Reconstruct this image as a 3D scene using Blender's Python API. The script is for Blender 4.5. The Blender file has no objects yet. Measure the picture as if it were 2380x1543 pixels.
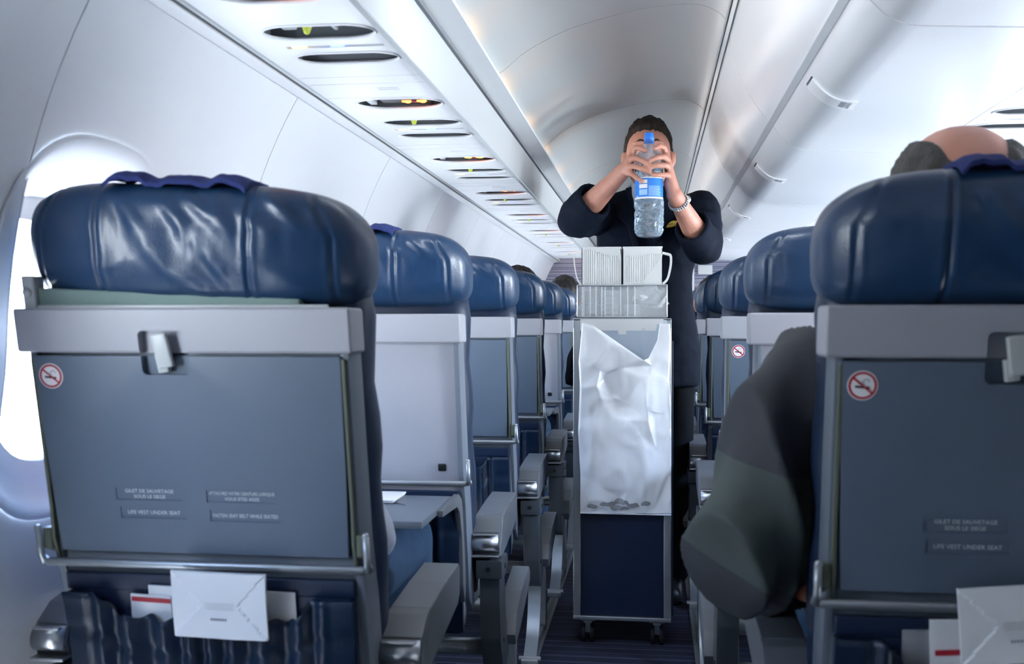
import bpy, bmesh, math, random
from mathutils import Vector, Matrix, noise, geometry
random.seed(7)
PI = math.pi
SC = bpy.context.scene
COL = SC.collection

# ------------------------------------------------------------------ camera
YAW = math.radians(7.56); PITCH = math.radians(-0.39); FPX = 2450.0
cam = bpy.data.cameras.new('camera')
cam.sensor_width = 36.0; cam.lens = 36.0 * FPX / 2380.0
cam.clip_start = 0.03; cam.clip_end = 60
cam.dof.use_dof = True; cam.dof.focus_distance = 3.55; cam.dof.aperture_fstop = 7.5
camo = bpy.data.objects.new('camera', cam); COL.objects.link(camo)
camo.location = (0, 0, 1.0)
camo.rotation_euler = (PI/2 + PITCH, 0, YAW)
SC.camera = camo
CF = Vector((-math.sin(YAW)*math.cos(PITCH), math.cos(YAW)*math.cos(PITCH), math.sin(PITCH)))
CR = Vector((math.cos(YAW), math.sin(YAW), 0)); CU = CR.cross(CF)
def W(px, py, Y):
    """surveying helper: the point of the cabin cross-section at distance Y seen at a photo pixel"""
    d = CF + CR*((px-1190)/FPX) + CU*((771.5-py)/FPX)
    return Vector((0, 0, 1.0)) + d*(Y/d.y)

# ------------------------------------------------------------------ daylight, exposure
SC.view_settings.view_transform = 'Standard'; SC.view_settings.look = 'None'
SC.view_settings.gamma = 1.0; SC.view_settings.use_curve_mapping = False
SC.view_settings.exposure = 1.68
SC.cycles.use_denoising = True
SC.cycles.max_bounces = 10; SC.cycles.diffuse_bounces = 5; SC.cycles.glossy_bounces = 4
SC.cycles.transmission_bounces = 8; SC.cycles.transparent_max_bounces = 12
SC.cycles.caustics_reflective = False; SC.cycles.caustics_refractive = False
SC.cycles.sample_clamp_indirect = 6.0
world = bpy.data.worlds.new('sky'); SC.world = world; world.use_nodes = True
wn = world.node_tree.nodes; wl = world.node_tree.links
bg = wn['Background']; bg.inputs[1].default_value = 16.0
mg = wn.new('ShaderNodeMapRange'); mg.inputs[1].default_value = -1; mg.inputs[2].default_value = 1; mg.inputs[3].default_value = 7.0; mg.inputs[4].default_value = 28.0   # the sun stands to the right
mg.clamp = True
tc = wn.new('ShaderNodeTexCoord'); sp = wn.new('ShaderNodeSeparateXYZ'); cr = wn.new('ShaderNodeValToRGB')
wl.new(tc.outputs['Generated'], sp.inputs[0]); wl.new(sp.outputs['Z'], cr.inputs[0]); wl.new(cr.outputs[0], bg.inputs[0])
mr = wn.new('ShaderNodeMapRange'); mr.inputs[1].default_value = -1; mr.inputs[2].default_value = 1
wl.new(sp.outputs['Z'], mr.inputs[0]); wl.new(mr.outputs[0], cr.inputs[0]); wl.new(sp.outputs['X'], mg.inputs[0]); wl.new(mg.outputs[0], bg.inputs[1])
# bright cloud deck and haze around the horizon, deeper blue overhead, dimmer straight below
E_ = cr.color_ramp.elements
E_[0].position = 0.0; E_[0].color = (0.40, 0.45, 0.52, 1)
E_[1].position = 1.0; E_[1].color = (0.13, 0.24, 0.50, 1)
for p_, c_ in ((0.28, (0.62, 0.68, 0.76)), (0.46, (0.88, 0.95, 1.0)), (0.53, (0.84, 0.93, 1.0)), (0.70, (0.32, 0.46, 0.72))):
    e_ = E_.new(p_); e_.color = (*c_, 1)
WIN_Y = [1.55 + 0.8*k for k in range(-4, 8)]
for sgn, X in ((-1, -0.985), (1, 1.305)):
    for wy in WIN_Y:
        ld = bpy.data.lights.new('window_portal', 'AREA'); ld.shape = 'RECTANGLE'
        ld.size = 0.42; ld.size_y = 0.46; ld.cycles.is_portal = True
        lo = bpy.data.objects.new('window_portal', ld); COL.objects.link(lo)
        lo.location = (X, wy, 0.99)
        lo.rotation_euler = (PI/2, 0, -PI/2) if sgn < 0 else (PI/2, 0, PI/2)
        lo['kind'] = 'helper'

# unseen fill light added above the first rows to brighten the trolley
cl_ = bpy.data.lights.new('added_fill_light', 'AREA'); cl_.shape = 'RECTANGLE'; cl_.size = 0.45; cl_.size_y = 0.20; cl_.energy = 2.6; cl_.color = (0.86, 0.93, 1.0)
clo = bpy.data.objects.new('added_fill_light', cl_); COL.objects.link(clo); clo.location = (-0.08, 1.70, 1.780); clo.rotation_euler = (math.radians(50), 0, 0); clo['kind'] = 'helper'

# ------------------------------------------------------------------ materials
def mat(name, col, rough=0.5, metal=0.0, spec=0.5, bump=0.0, bscale=60, var=0.04, vscale=8, coat=0.0, sheen=0.0, emit=None, estr=0, detail=3, trans=0, ior=1.45, sss=0):
    m = bpy.data.materials.new(name); m.use_nodes = True
    nt = m.node_tree; N = nt.nodes; Lk = nt.links; b = N['Principled BSDF']
    b.inputs['Base Color'].default_value = (*col, 1); b.inputs['Roughness'].default_value = rough
    b.inputs['Metallic'].default_value = metal; b.inputs['Specular IOR Level'].default_value = spec
    b.inputs['Coat Weight'].default_value = coat; b.inputs['Coat Roughness'].default_value = 0.15
    b.inputs['Sheen Weight'].default_value = sheen
    b.inputs['Transmission Weight'].default_value = trans; b.inputs['IOR'].default_value = ior
    if sss: b.inputs['Subsurface Weight'].default_value = sss; b.inputs['Subsurface Scale'].default_value = 0.01; b.inputs['Subsurface Radius'].default_value = (1, .35, .2)
    if emit: b.inputs['Emission Color'].default_value = (*emit, 1); b.inputs['Emission Strength'].default_value = estr
    t = N.new('ShaderNodeTexCoord')
    if var:
        n = N.new('ShaderNodeTexNoise'); n.inputs['Scale'].default_value = vscale; n.inputs['Detail'].default_value = 4
        Lk.new(t.outputs['Object'], n.inputs['Vector'])
        mx = N.new('ShaderNodeMix'); mx.data_type = 'RGBA'
        mx.inputs[6].default_value = (*[max(0, c*(1-var*2)) for c in col], 1); mx.inputs[7].default_value = (*[min(1, c*(1+var*2)) for c in col], 1)
        Lk.new(n.outputs['Fac'], mx.inputs[0]); Lk.new(mx.outputs[2], b.inputs['Base Color'])
    if bump:
        n2 = N.new('ShaderNodeTexNoise'); n2.inputs['Scale'].default_value = bscale; n2.inputs['Detail'].default_value = detail
        Lk.new(t.outputs['Object'], n2.inputs['Vector'])
        bp = N.new('ShaderNodeBump'); bp.inputs['Strength'].default_value = bump; bp.inputs['Distance'].default_value = 0.002
        Lk.new(n2.outputs['Fac'], bp.inputs['Height']); Lk.new(bp.outputs[0], b.inputs['Normal'])
    return m
def see_through(name, col, transp, rough=0.15, tcol=(1, 1, 1), bump=0, bscale=80):
    m = mat(name, col, rough, bump=bump, bscale=bscale, var=0.02)
    nt = m.node_tree; N = nt.nodes; b = N['Principled BSDF']; out = N['Material Output']
    tr = N.new('ShaderNodeBsdfTransparent'); tr.inputs[0].default_value = (*tcol, 1)
    mx = N.new('ShaderNodeMixShader'); mx.inputs[0].default_value = 1-transp
    nt.links.new(tr.outputs[0], mx.inputs[1]); nt.links.new(b.outputs[0], mx.inputs[2]); nt.links.new(mx.outputs[0], out.inputs[0])
    return m
M = {}
M['leather'] = mat('navy_leather', (0.0095, 0.037, 0.095), 0.36, coat=0.15, bump=0.25, bscale=420, var=0.10, vscale=14, spec=0.6)
M['pocket'] = mat('navy_pocket_leather', (0.006, 0.018, 0.045), 0.38, bump=0.3, bscale=300, var=0.12)
M['stanchion'] = mat('charcoal_plastic', (0.045, 0.055, 0.068), 0.5, bump=0.1, bscale=300, var=0.05)
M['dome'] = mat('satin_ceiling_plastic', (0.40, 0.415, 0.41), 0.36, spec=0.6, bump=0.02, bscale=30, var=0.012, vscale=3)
M['leather_dark'] = mat('dark_navy_leather', (0.010, 0.022, 0.055), 0.45, bump=0.25, bscale=300, var=0.1)
M['denim'] = mat('blue_fabric', (0.020, 0.034, 0.15), 0.9, bump=0.5, bscale=700, var=0.12, vscale=40)
M['grey'] = mat('light_grey_plastic', (0.34, 0.35, 0.395), 0.42, bump=0.12, bscale=500, var=0.02)
M['tray'] = mat('slate_grey_plastic', (0.102, 0.136, 0.190), 0.45, bump=0.15, bscale=500, var=0.03)
M['frame'] = mat('grey_frame_plastic', (0.15, 0.175, 0.215), 0.42, bump=0.1, bscale=400, var=0.03)
M['arm'] = mat('armrest_grey', (0.130, 0.140, 0.158), 0.42, bump=0.12, bscale=300, var=0.03)
M['dark_grey'] = mat('dark_grey_plastic', (0.16, 0.17, 0.185), 0.5, var=0.05)  # even dark grey for seat tracks, slot recesses and seat bases
M['olive'] = mat('olive_metal', (0.10, 0.115, 0.085), 0.5, var=0.06)
M['foam'] = mat('green_foam', (0.17, 0.24, 0.23), 0.9, bump=0.5, bscale=200, var=0.06)
M['silver'] = mat('brushed_silver', (0.55, 0.57, 0.60), 0.36, metal=1, var=0.03)
M['alu'] = mat('aluminium', (0.36, 0.39, 0.42), 0.42, metal=0.8, bump=0.08, bscale=120, var=0.06)
M['black'] = mat('black_plastic', (0.010, 0.011, 0.013), 0.4, var=0.05)
M['white'] = mat('white_print', (0.80, 0.81, 0.82), 0.5, var=0.01)
M['red'] = mat('red_print', (0.42, 0.012, 0.03), 0.5, var=0.02)
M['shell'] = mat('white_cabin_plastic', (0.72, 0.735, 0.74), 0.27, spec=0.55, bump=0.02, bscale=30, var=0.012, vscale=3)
M['wall'] = mat('cabin_wall_plastic', (0.66, 0.68, 0.71), 0.38, bump=0.10, bscale=600, var=0.012, vscale=3)
M['psu'] = mat('white_panel_plastic', (0.73, 0.735, 0.735), 0.38, var=0.012, vscale=4)
M['seam'] = mat('grey_seam', (0.25, 0.27, 0.28), 0.6, var=0.03)
M['gasket'] = mat('dark_gasket', (0.03, 0.035, 0.045), 0.5, var=0.05)
M['rail'] = mat('grey_rail', (0.45, 0.48, 0.49), 0.3, var=0.02)
M['paper'] = mat('white_paper', (0.80, 0.81, 0.83), 0.75, bump=0.3, bscale=40, var=0.02)
M['pglow'] = mat('ink_grey', (0.25, 0.27, 0.32), 0.7, var=0.05)
M['textgrey'] = mat('pale_lettering', (0.62, 0.66, 0.70), 0.5, var=0.02)
M['orange_lit'] = mat('orange_lit_icon', (0.9, 0.3, 0.05), 0.5, emit=(1.0, 0.22, 0.02), estr=4.0, var=0)
M['blue_lit'] = mat('blue_lit_button', (0.1, 0.15, 0.9), 0.5, emit=(0.12, 0.2, 1.0), estr=1.6, var=0)
M['amber_lit'] = mat('amber_lit_button', (0.9, 0.6, 0.2), 0.5, emit=(1.0, 0.55, 0.12), estr=1.2, var=0)
M['lime'] = mat('yellow_green_plastic', (0.50, 0.55, 0.06), 0.35, var=0.05)
M['skin'] = mat('skin', (0.54, 0.255, 0.185), 0.5, bump=0.25, bscale=160, var=0.07, vscale=25, sss=0.12)
M['scalp'] = mat('bald_scalp_skin', (0.58, 0.27, 0.20), 0.42, bump=0.3, bscale=60, var=0.13, vscale=14, sss=0.1)
M['lips'] = mat('lips', (0.42, 0.14, 0.12), 0.5)
M['hair_brown'] = mat('dark_brown_hair', (0.020, 0.014, 0.010), 0.65, spec=0.3, bump=0.9, bscale=130, var=0.25, vscale=60)
M['hair_black'] = mat('black_hair', (0.008, 0.007, 0.007), 0.5, bump=0.9, bscale=120, var=0.25, vscale=60)
M['hair_grey'] = mat('grey_brown_hair', (0.040, 0.037, 0.036), 0.6, bump=0.9, bscale=150, var=0.3, vscale=70)
M['suit'] = mat('navy_suit_cloth', (0.005, 0.009, 0.020), 0.85, spec=0.15, bump=0.25, bscale=300, var=0.08, vscale=20)
M['trouser'] = mat('black_trouser_cloth', (0.004, 0.005, 0.008), 0.85, spec=0.15, bump=0.2, bscale=300)
M['shirt'] = mat('white_shirt_cloth', (0.42, 0.45, 0.53), 0.8, bump=0.2, bscale=200)
M['jeans'] = mat('blue_jeans', (0.035, 0.075, 0.14), 0.9, bump=0.5, bscale=500, var=0.12, vscale=30)
M['jacket_dark'] = mat('dark_grey_jacket', (0.040, 0.044, 0.055), 0.75, bump=0.25, bscale=260)
M['jacket_olive'] = mat('olive_grey_jacket', (0.062, 0.080, 0.078), 0.75, bump=0.25, bscale=260)
M['gold'] = mat('gold_badge', (0.65, 0.42, 0.07), 0.35, metal=0.6, var=0.05)
M['navy_panel'] = mat('navy_laminate', (0.006, 0.015, 0.045), 0.45, bump=0.15, bscale=300, var=0.05)
M['contents'] = see_through('dark_contents', (0.06, 0.065, 0.08), 0.58, 0.6)
M['film'] = see_through('thin_plastic_film', (0.56, 0.64, 0.74), 0.22, 0.28, tcol=(.8, .88, 1))
M['bagwhite'] = mat('white_plastic_bag', (0.88, 0.90, 0.94), 0.30, spec=0.6, bump=0.25, bscale=26, var=0.03, vscale=9, coat=0.25)
M['drawer'] = see_through('clear_ribbed_plastic', (0.78, 0.81, 0.84), 0.70, 0.10, bump=0.1)
M['ice'] = see_through('crinkled_clear_bag', (0.92, 0.94, 0.97), 0.15, 0.12, bump=1.0, bscale=60)
M['jug'] = mat('ivory_white_plastic', (0.84, 0.85, 0.83), 0.4, var=0.01)
M['rubber'] = mat('black_rubber', (0.012, 0.012, 0.014), 0.7)
M['pane'] = see_through('window_pane', (0.9, 0.95, 1.0), 0.93, 0.05)
M['pet'] = see_through('clear_bottle_plastic', (0.62, 0.78, 0.92), 0.74, 0.08, tcol=(.86, .94, 1))
M['water'] = mat('clear_water', (0.80, 0.92, 1.0), 0.02, trans=1, ior=1.33, var=0)
M['capblue'] = mat('blue_bottle_cap', (0.03, 0.20, 0.72), 0.35, var=0.02)
M['labelblue'] = mat('blue_label', (0.03, 0.22, 0.70), 0.4, var=0.03)
M['label_pale'] = mat('pale_blue_print', (0.35, 0.58, 0.85), 0.45, var=0.03)
M['tube_cool'] = mat('cool_lamp_tube', (1, 1, 1), 0.5, emit=(0.72, 0.86, 1.0), estr=4.0, var=0)
M['tube_warm'] = mat('warm_lamp_tube', (1, 1, 1), 0.5, emit=(1.0, 0.60, 0.30), estr=11.0, var=0)

def stripes(name, c1, c2, axis, freq, rough=0.9, c3=None, thr=0.6):
    m = mat(name, c1, rough, bump=0.6, bscale=350, var=0)
    nt = m.node_tree; N = nt.nodes; Lk = nt.links; b = N['Principled BSDF']
    t = N.new('ShaderNodeTexCoord'); s = N.new('ShaderNodeSeparateXYZ'); Lk.new(t.outputs['Object'], s.inputs[0])
    mu = N.new('ShaderNodeMath'); mu.operation = 'MULTIPLY'; mu.inputs[1].default_value = freq; Lk.new(s.outputs[axis], mu.inputs[0])
    n = N.new('ShaderNodeTexNoise'); n.noise_dimensions = '1D'; n.inputs['Scale'].default_value = 1.0; n.inputs['Detail'].default_value = 1
    Lk.new(mu.outputs[0], n.inputs['W'])
    r = N.new('ShaderNodeValToRGB'); r.color_ramp.elements[0].position = thr-0.06; r.color_ramp.elements[0].color = (*c1, 1)
    r.color_ramp.elements[1].position = thr; r.color_ramp.elements[1].color = (*c2, 1)
    if c3: e = r.color_ramp.elements.new(0.40); e.color = (*c3, 1)
    Lk.new(n.outputs['Fac'], r.inputs[0]); Lk.new(r.outputs[0], b.inputs['Base Color'])
    return m
def two_tone(name, dark, mid):
    m = mat(name, dark, 0.75, bump=0.25, bscale=260, var=0); N = m.node_tree.nodes; Lk = m.node_tree.links; b = N['Principled BSDF']
    t = N.new('ShaderNodeTexCoord'); s = N.new('ShaderNodeSeparateXYZ'); Lk.new(t.outputs['Object'], s.inputs[0])
    def above(kx, lim):
        a = N.new('ShaderNodeMath'); a.operation = 'MULTIPLY_ADD'; a.inputs[1].default_value = kx; Lk.new(s.outputs[0], a.inputs[0]); Lk.new(s.outputs[2], a.inputs[2])
        g = N.new('ShaderNodeMath'); g.operation = 'GREATER_THAN'; g.inputs[1].default_value = lim; Lk.new(a.outputs[0], g.inputs[0]); return g
    hi = above(0.30, 0.733); lo = above(0.55, 0.508)
    d = N.new('ShaderNodeMath'); d.operation = 'SUBTRACT'; Lk.new(lo.outputs[0], d.inputs[0]); Lk.new(hi.outputs[0], d.inputs[1])
    mx = N.new('ShaderNodeMix'); mx.data_type = 'RGBA'; mx.inputs[6].default_value = (*dark, 1); mx.inputs[7].default_value = (*mid, 1)
    Lk.new(d.outputs[0], mx.inputs[0]); Lk.new(mx.outputs[2], b.inputs['Base Color']); return m
M['jacket_two'] = two_tone('two_tone_jacket', (0.040, 0.044, 0.055), (0.062, 0.080, 0.078))
M['fascia'] = mat('grey_white_fascia', (0.50, 0.52, 0.53), 0.38, bump=0.02, bscale=30, var=0.012, vscale=3)
M['carpet'] = stripes('striped_navy_carpet', (0.010, 0.013, 0.032), (0.045, 0.045, 0.085), 1, 55, thr=0.60)
M['bulkhead'] = stripes('striped_bulkhead_fabric', (0.16, 0.16, 0.24), (0.34, 0.34, 0.42), 2, 90, thr=0.52)

# ------------------------------------------------------------------ mesh builder
class MB:
    def __init__(s): s.v = []; s.f = []; s.mi = []; s.sm = []
    def add(s, vs, fs, mi=0, smooth=False):
        o = len(s.v); s.v += [tuple(v) for v in vs]
        for f in fs: s.f.append(tuple(i+o for i in f)); s.mi.append(mi); s.sm.append(smooth)
        return s
    def bm(s, b, mi=0, smooth=False):
        b.verts.index_update(); s.add([v.co[:] for v in b.verts], [[v.index for v in f.verts] for f in b.faces], mi, smooth); b.free(); return s
    def box(s, x0, x1, y0, y1, z0, z1, bev=0.0, seg=2, mi=0, mtx=None):
        b = bmesh.new(); bmesh.ops.create_cube(b, size=1)
        for v in b.verts: v.co = Vector(((x0+x1)/2+v.co.x*(x1-x0), (y0+y1)/2+v.co.y*(y1-y0), (z0+z1)/2+v.co.z*(z1-z0)))
        if bev: bmesh.ops.bevel(b, geom=b.edges[:], offset=bev, segments=seg, profile=0.7, affect='EDGES')
        if mtx: b.transform(mtx)
        return s.bm(b, mi, bool(bev))
    def prism(s, prof, a, c, axis='x', bev=0.0, mi=0, seg=2, mtx=None):
        b = bmesh.new()
        def P(u, v, t): return {'x': (t, u, v), 'y': (u, t, v), 'z': (u, v, t)}[axis]
        vs = [b.verts.new(P(u, v, a)) for u, v in prof]; f = b.faces.new(vs)
        r = bmesh.ops.extrude_face_region(b, geom=[f])
        d = {'x': (c-a, 0, 0), 'y': (0, c-a, 0), 'z': (0, 0, c-a)}[axis]
        bmesh.ops.translate(b, vec=d, verts=[e for e in r['geom'] if isinstance(e, bmesh.types.BMVert)])
        bmesh.ops.recalc_face_normals(b, faces=b.faces[:])
        if bev: bmesh.ops.bevel(b, geom=b.edges[:], offset=bev, segments=seg, profile=0.7, affect='EDGES', clamp_overlap=True)
        if mtx: b.transform(mtx)
        return s.bm(b, mi, bool(bev))
    def loft(s, rings, caps=True, closed=True, mi=0, smooth=True):
        n = len(rings[0]); vs = [p for r in rings for p in r]; fs = []
        for i in range(len(rings)-1):
            for j in range(n if closed else n-1):
                k = (j+1) % n; fs.append((i*n+j, i*n+k, (i+1)*n+k, (i+1)*n+j))
        if caps and closed:
            fs.append(tuple(range(n))[::-1]); fs.append(tuple((len(rings)-1)*n+j for j in range(n)))
        return s.add(vs, fs, mi, smooth)
    def tube(s, pts, r, n=10, mi=0, caps=True, sy=1.0):
        pts = [Vector(p) for p in pts]; rs = r if isinstance(r, (list, tuple)) else [r]*len(pts); rings = []
        up = None
        for i, p in enumerate(pts):
            t = (pts[min(i+1, len(pts)-1)]-pts[max(i-1, 0)]).normalized()
            if up is None:
                up = Vector((0, 0, 1)) if abs(t.z) < 0.9 else Vector((0, 1, 0))
            a = t.cross(up).normalized(); b = a.cross(t).normalized(); up = b
            rings.append([p + a*math.cos(2*PI*k/n)*rs[i] + b*math.sin(2*PI*k/n)*rs[i]*sy for k in range(n)])
        return s.loft(rings, caps, True, mi, True)
    def lathe(s, prof, n=24, c=(0, 0, 0), mi=0, caps=True):
        rings = [[(c[0]+r*math.cos(2*PI*k/n), c[1]+r*math.sin(2*PI*k/n), c[2]+z) for k in range(n)] for r, z in prof]
        return s.loft(rings, caps, True, mi, True)
    def ell(s, c, r, n=20, m=14, rot=None, mi=0):
        rings = []
        c = Vector(c)
        for i in range(1, m):
            a = PI*i/m
            ring = []
            for k in range(n):
                v = Vector((r[0]*math.sin(a)*math.cos(2*PI*k/n), r[1]*math.sin(a)*math.sin(2*PI*k/n), -r[2]*math.cos(a)))
                if rot: v = rot @ v
                ring.append(c+v)
            rings.append(ring)
        return s.loft(rings, True, True, mi, True)
    def cap(s, p, q, r1, r2, n=14, sx=1.0):
        """tapered capsule (closed)"""
        p = Vector(p); q = Vector(q); t = q-p; L = t.length
        if L < 1e-6: return s.ell(p, (r1, r1, r1), n, 8)
        t.normalize(); up = Vector((0, 0, 1)) if abs(t.z) < 0.9 else Vector((1, 0, 0))
        a = t.cross(up).normalized(); b = a.cross(t); rings = []
        for i in range(1, 5):
            th = PI/2*i/5; rings.append((p-t*r1*math.cos(th), r1*math.sin(th)))
        rings.append((p, r1)); rings.append((q, r2))
        for i in range(4, 0, -1):
            th = PI/2*i/5; rings.append((q+t*r2*math.cos(th), r2*math.sin(th)))
        return s.loft([[c+a*math.cos(2*PI*k/n)*r*sx+b*math.sin(2*PI*k/n)*r for k in range(n)] for c, r in rings])
    def chain(s, pts, rs, n=12):
        for i in range(len(pts)-1): s.cap(pts[i], pts[i+1], rs[i], rs[i+1], n)
        return s
    def xf(s, fn): s.v = [tuple(fn(Vector(v))) for v in s.v]; return s
    def mesh(s, name, mats):
        me = bpy.data.meshes.new(name); me.from_pydata(s.v, [], s.f)
        for m in (mats if isinstance(mats, (list, tuple)) else [mats]): me.materials.append(M[m] if isinstance(m, str) else m)
        me.polygons.foreach_set('material_index', s.mi); me.polygons.foreach_set('use_smooth', s.sm)
        me.update(); return me
def new_obj(name, me, parent=None, loc=None):
    o = bpy.data.objects.new(name, me); COL.objects.link(o)
    if parent: o.parent = parent
    if loc: o.location = loc
    return o
def build(mb, name, mats, parent=None, loc=None, autosmooth=True):
    me = mb.mesh(name, mats); o = new_obj(name, me, parent, loc)
    if autosmooth and any(mb.sm):
        me.shade_auto(True) if hasattr(me, 'shade_auto') else None
    return o
def weld(me, ang=35):
    """recalculate normals, flat across edges sharper than ang"""
    b = bmesh.new(); b.from_mesh(me); bmesh.ops.recalc_face_normals(b, faces=b.faces[:])
    for e in b.edges:
        if len(e.link_faces) == 2: e.smooth = e.calc_face_angle(0) < math.radians(ang)
    for f in b.faces: f.smooth = True
    b.to_mesh(me); b.free(); return me
def thing(name, label, cat, loc=(0, 0, 0), rotz=0, group=None):
    o = bpy.data.objects.new(name, None); COL.objects.link(o); o.empty_display_size = 0.05
    o.location = loc; o.rotation_euler = (0, 0, rotz); o['label'] = label; o['category'] = cat
    if group: o['group'] = group
    return o
def tag(o, label, cat, group=None):
    o['label'] = label; o['category'] = cat
    if group: o['group'] = group
    return o
def struct(o): o['kind'] = 'structure'; return o
def bool_diff(me, cutter):
    a = bpy.data.objects.new('tmp_a', me); c = bpy.data.objects.new('tmp_c', cutter.mesh('tmp', 'seam'))
    COL.objects.link(a); COL.objects.link(c)
    bm_ = bmesh.new(); bm_.from_mesh(c.data); bmesh.ops.recalc_face_normals(bm_, faces=bm_.faces[:]); bm_.to_mesh(c.data); bm_.free()
    md = a.modifiers.new('b', 'BOOLEAN'); md.operation = 'DIFFERENCE'; md.object = c; md.solver = 'EXACT'
    r = bpy.data.meshes.new_from_object(a.evaluated_get(bpy.context.evaluated_depsgraph_get()))
    bpy.data.objects.remove(a); bpy.data.objects.remove(c); return r
def blob(mb, name, mats, parent=None, voxel=0.006, smooth=6, disp=None, decim=0, matfn=None):
    o = bpy.data.objects.new('tmp', mb.mesh('tmp', mats)); COL.objects.link(o)
    md = o.modifiers.new('r', 'REMESH'); md.mode = 'VOXEL'; md.voxel_size = voxel
    if smooth: ms = o.modifiers.new('s', 'SMOOTH'); ms.iterations = smooth; ms.factor = 0.5
    if decim: d = o.modifiers.new('d', 'DECIMATE'); d.ratio = decim
    me = bpy.data.meshes.new_from_object(o.evaluated_get(bpy.context.evaluated_depsgraph_get()))
    bpy.data.objects.remove(o)
    if disp:
        nn = [v.normal.copy() for v in me.vertices]
        for v, n in zip(me.vertices, nn): v.co = v.co + n*disp(v.co, n)
    me.materials.clear()
    for m in (mats if isinstance(mats, (list, tuple)) else [mats]): me.materials.append(M[m])
    for p in me.polygons:
        p.use_smooth = True
        p.material_index = matfn(p.center) if matfn else 0
    me.name = name
    return new_obj(name, me, parent)
def text_polys(txt, size):
    cu = bpy.data.curves.new('t', 'FONT'); cu.body = txt; cu.size = size; cu.align_x = 'CENTER'; cu.align_y = 'CENTER'; cu.resolution_u = 2
    o = bpy.data.objects.new('t', cu); COL.objects.link(o)
    me = bpy.data.meshes.new_from_object(o.evaluated_get(bpy.context.evaluated_depsgraph_get()))
    vs = [tuple(v.co) for v in me.vertices]; fs = [tuple(p.vertices) for p in me.polygons]
    bpy.data.objects.remove(o); bpy.data.meshes.remove(me); return vs, fs
def copy_tree(o, parent=None):
    c = o.copy(); COL.objects.link(c)
    if parent: c.parent = parent
    for ch in [x for x in o.children]: copy_tree(ch, c)
    return c
def lerp(a, b, t): return a+(b-a)*t
def spline(pts, n):
    """Catmull-Rom through 2-D or 3-D points"""
    P = [Vector(p) for p in pts]; P = [P[0]*2-P[1]] + P + [P[-1]*2-P[-2]]; out = []
    segs = len(P)-3
    for i in range(segs):
        for k in range(n):
            t = k/n; a, b, c, d = P[i:i+4]
            out.append(0.5*((2*b)+(c-a)*t+(2*a-5*b+4*c-d)*t*t+(3*b-a-3*c+d)*t**3))
    out.append(P[-2]); return out
# ------------------------------------------------------------------ cabin shell
Y0, Y1 = -2.2, 8.1
CX, CZ, RR = 0.16, 0.95, 1.05
def wall_x(z, side):
    if z >= CZ: dx = math.sqrt(max(0, RR*RR-(z-CZ)**2))
    else: dx = RR + (CZ-z)*0.13
    return CX + side*dx
# floor with the carpet and the seat tracks
fl = MB(); fl.box(-0.95, 1.27, Y0, 9.6, -0.05, 0.0)
struct(build(fl, 'floor', 'carpet'))
for nm, x in (('trim_1', -0.352), ('trim_2', 0.145), ('trim_3', -0.80), ('trim_4', 1.12)):
    t = MB(); t.box(x-0.016, x+0.016, Y0, Y1, 0.0, 0.006, 0.002); t.box(x-0.004, x+0.004, Y0, Y1, 0.0055, 0.0075, mi=1)
    struct(build(t, nm, ['dark_grey', 'olive']))
# outer skin over the ceiling
sk = MB(); ring = []
for k in range(41):
    a = math.radians(-8 + 196*k/40); ring.append((CX+1.17*math.cos(a), CZ+0.04+1.17*math.sin(a)))
outer = [(CX+(x-CX)*1.02, CZ+(z-CZ)*1.02) for x, z in ring]
def skin_cut(z): return z
prof = [p for p in ring if p[1] > 1.40]; po = [(CX+(x-CX)*1.02, CZ+(z-CZ)*1.02) for x, z in prof]
sk.prism(prof + po[::-1], Y0-0.05, 9.65, 'y')
struct(build(sk, 'ceiling', 'seam'))
ceil_root = bpy.data.objects['ceiling']

def strip_mesh(prof, y0, y1, th, ny=1, nrm=1):
    """a curved sheet with thickness: profile (x,z) swept along y; th offsets away from the cabin"""
    P = [Vector((p[0], p[1])) for p in prof]; N = []
    for i in range(len(P)):
        t = (P[min(i+1, len(P)-1)]-P[max(i-1, 0)]).normalized(); N.append(Vector((-t.y, t.x))*nrm)
    m = MB(); rings = []
    for j in range(ny+1):
        y = lerp(y0, y1, j/ny)
        rings.append([(p.x, y, p.y) for p in P] + [(p.x+n.x*th, y, p.y+n.y*th) for p, n in zip(P[::-1], N[::-1])])
    m.loft(rings, caps=True, smooth=True); return m

# ceiling dome panels
dome = [(-0.50, 1.62), (-0.465, 1.645), (-0.425, 1.660), (-0.388, 1.682), (-0.350, 1.714), (-0.30, 1.745), (-0.217, 1.782), (-0.116, 1.81), (-0.017, 1.829), (0.06, 1.836), (0.110, 1.835), (0.145, 1.826), (0.170, 1.812), (0.188, 1.795)]
domeS = spline(dome, 5)
cy = [2.79 + 1.17*k for k in range(-4, 6)]
for a in cy[:-1]:
    b = min(a+1.17, 9.4)
    if b <= a: continue
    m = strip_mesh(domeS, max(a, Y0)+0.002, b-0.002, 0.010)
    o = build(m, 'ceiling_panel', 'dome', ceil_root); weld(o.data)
    g = strip_mesh(domeS, b-0.01, b+0.01, 0.004); g.v = [(x, y, z+0.010) for x, y, z in g.v]
    o = build(g, 'seam_strip', 'seam', ceil_root); weld(o.data)
# rail between dome and the bins
m = MB(); m.prism([(0.186, 1.800), (0.190, 1.793), (0.1935, 1.793), (0.1935, 1.81)], Y0, Y1, 'y')
m.prism([(0.1965, 1.81), (0.1965, 1.790), (0.2045, 1.782), (0.2075, 1.81)], Y0, Y1, 'y')
o = struct(build(m, 'trim_5', 'rail')); weld(o.data)
m = MB(); m.box(0.184, 0.212, Y0, Y1, 1.806, 1.814); struct(build(m, 'trim_6', 'gasket'))

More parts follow.
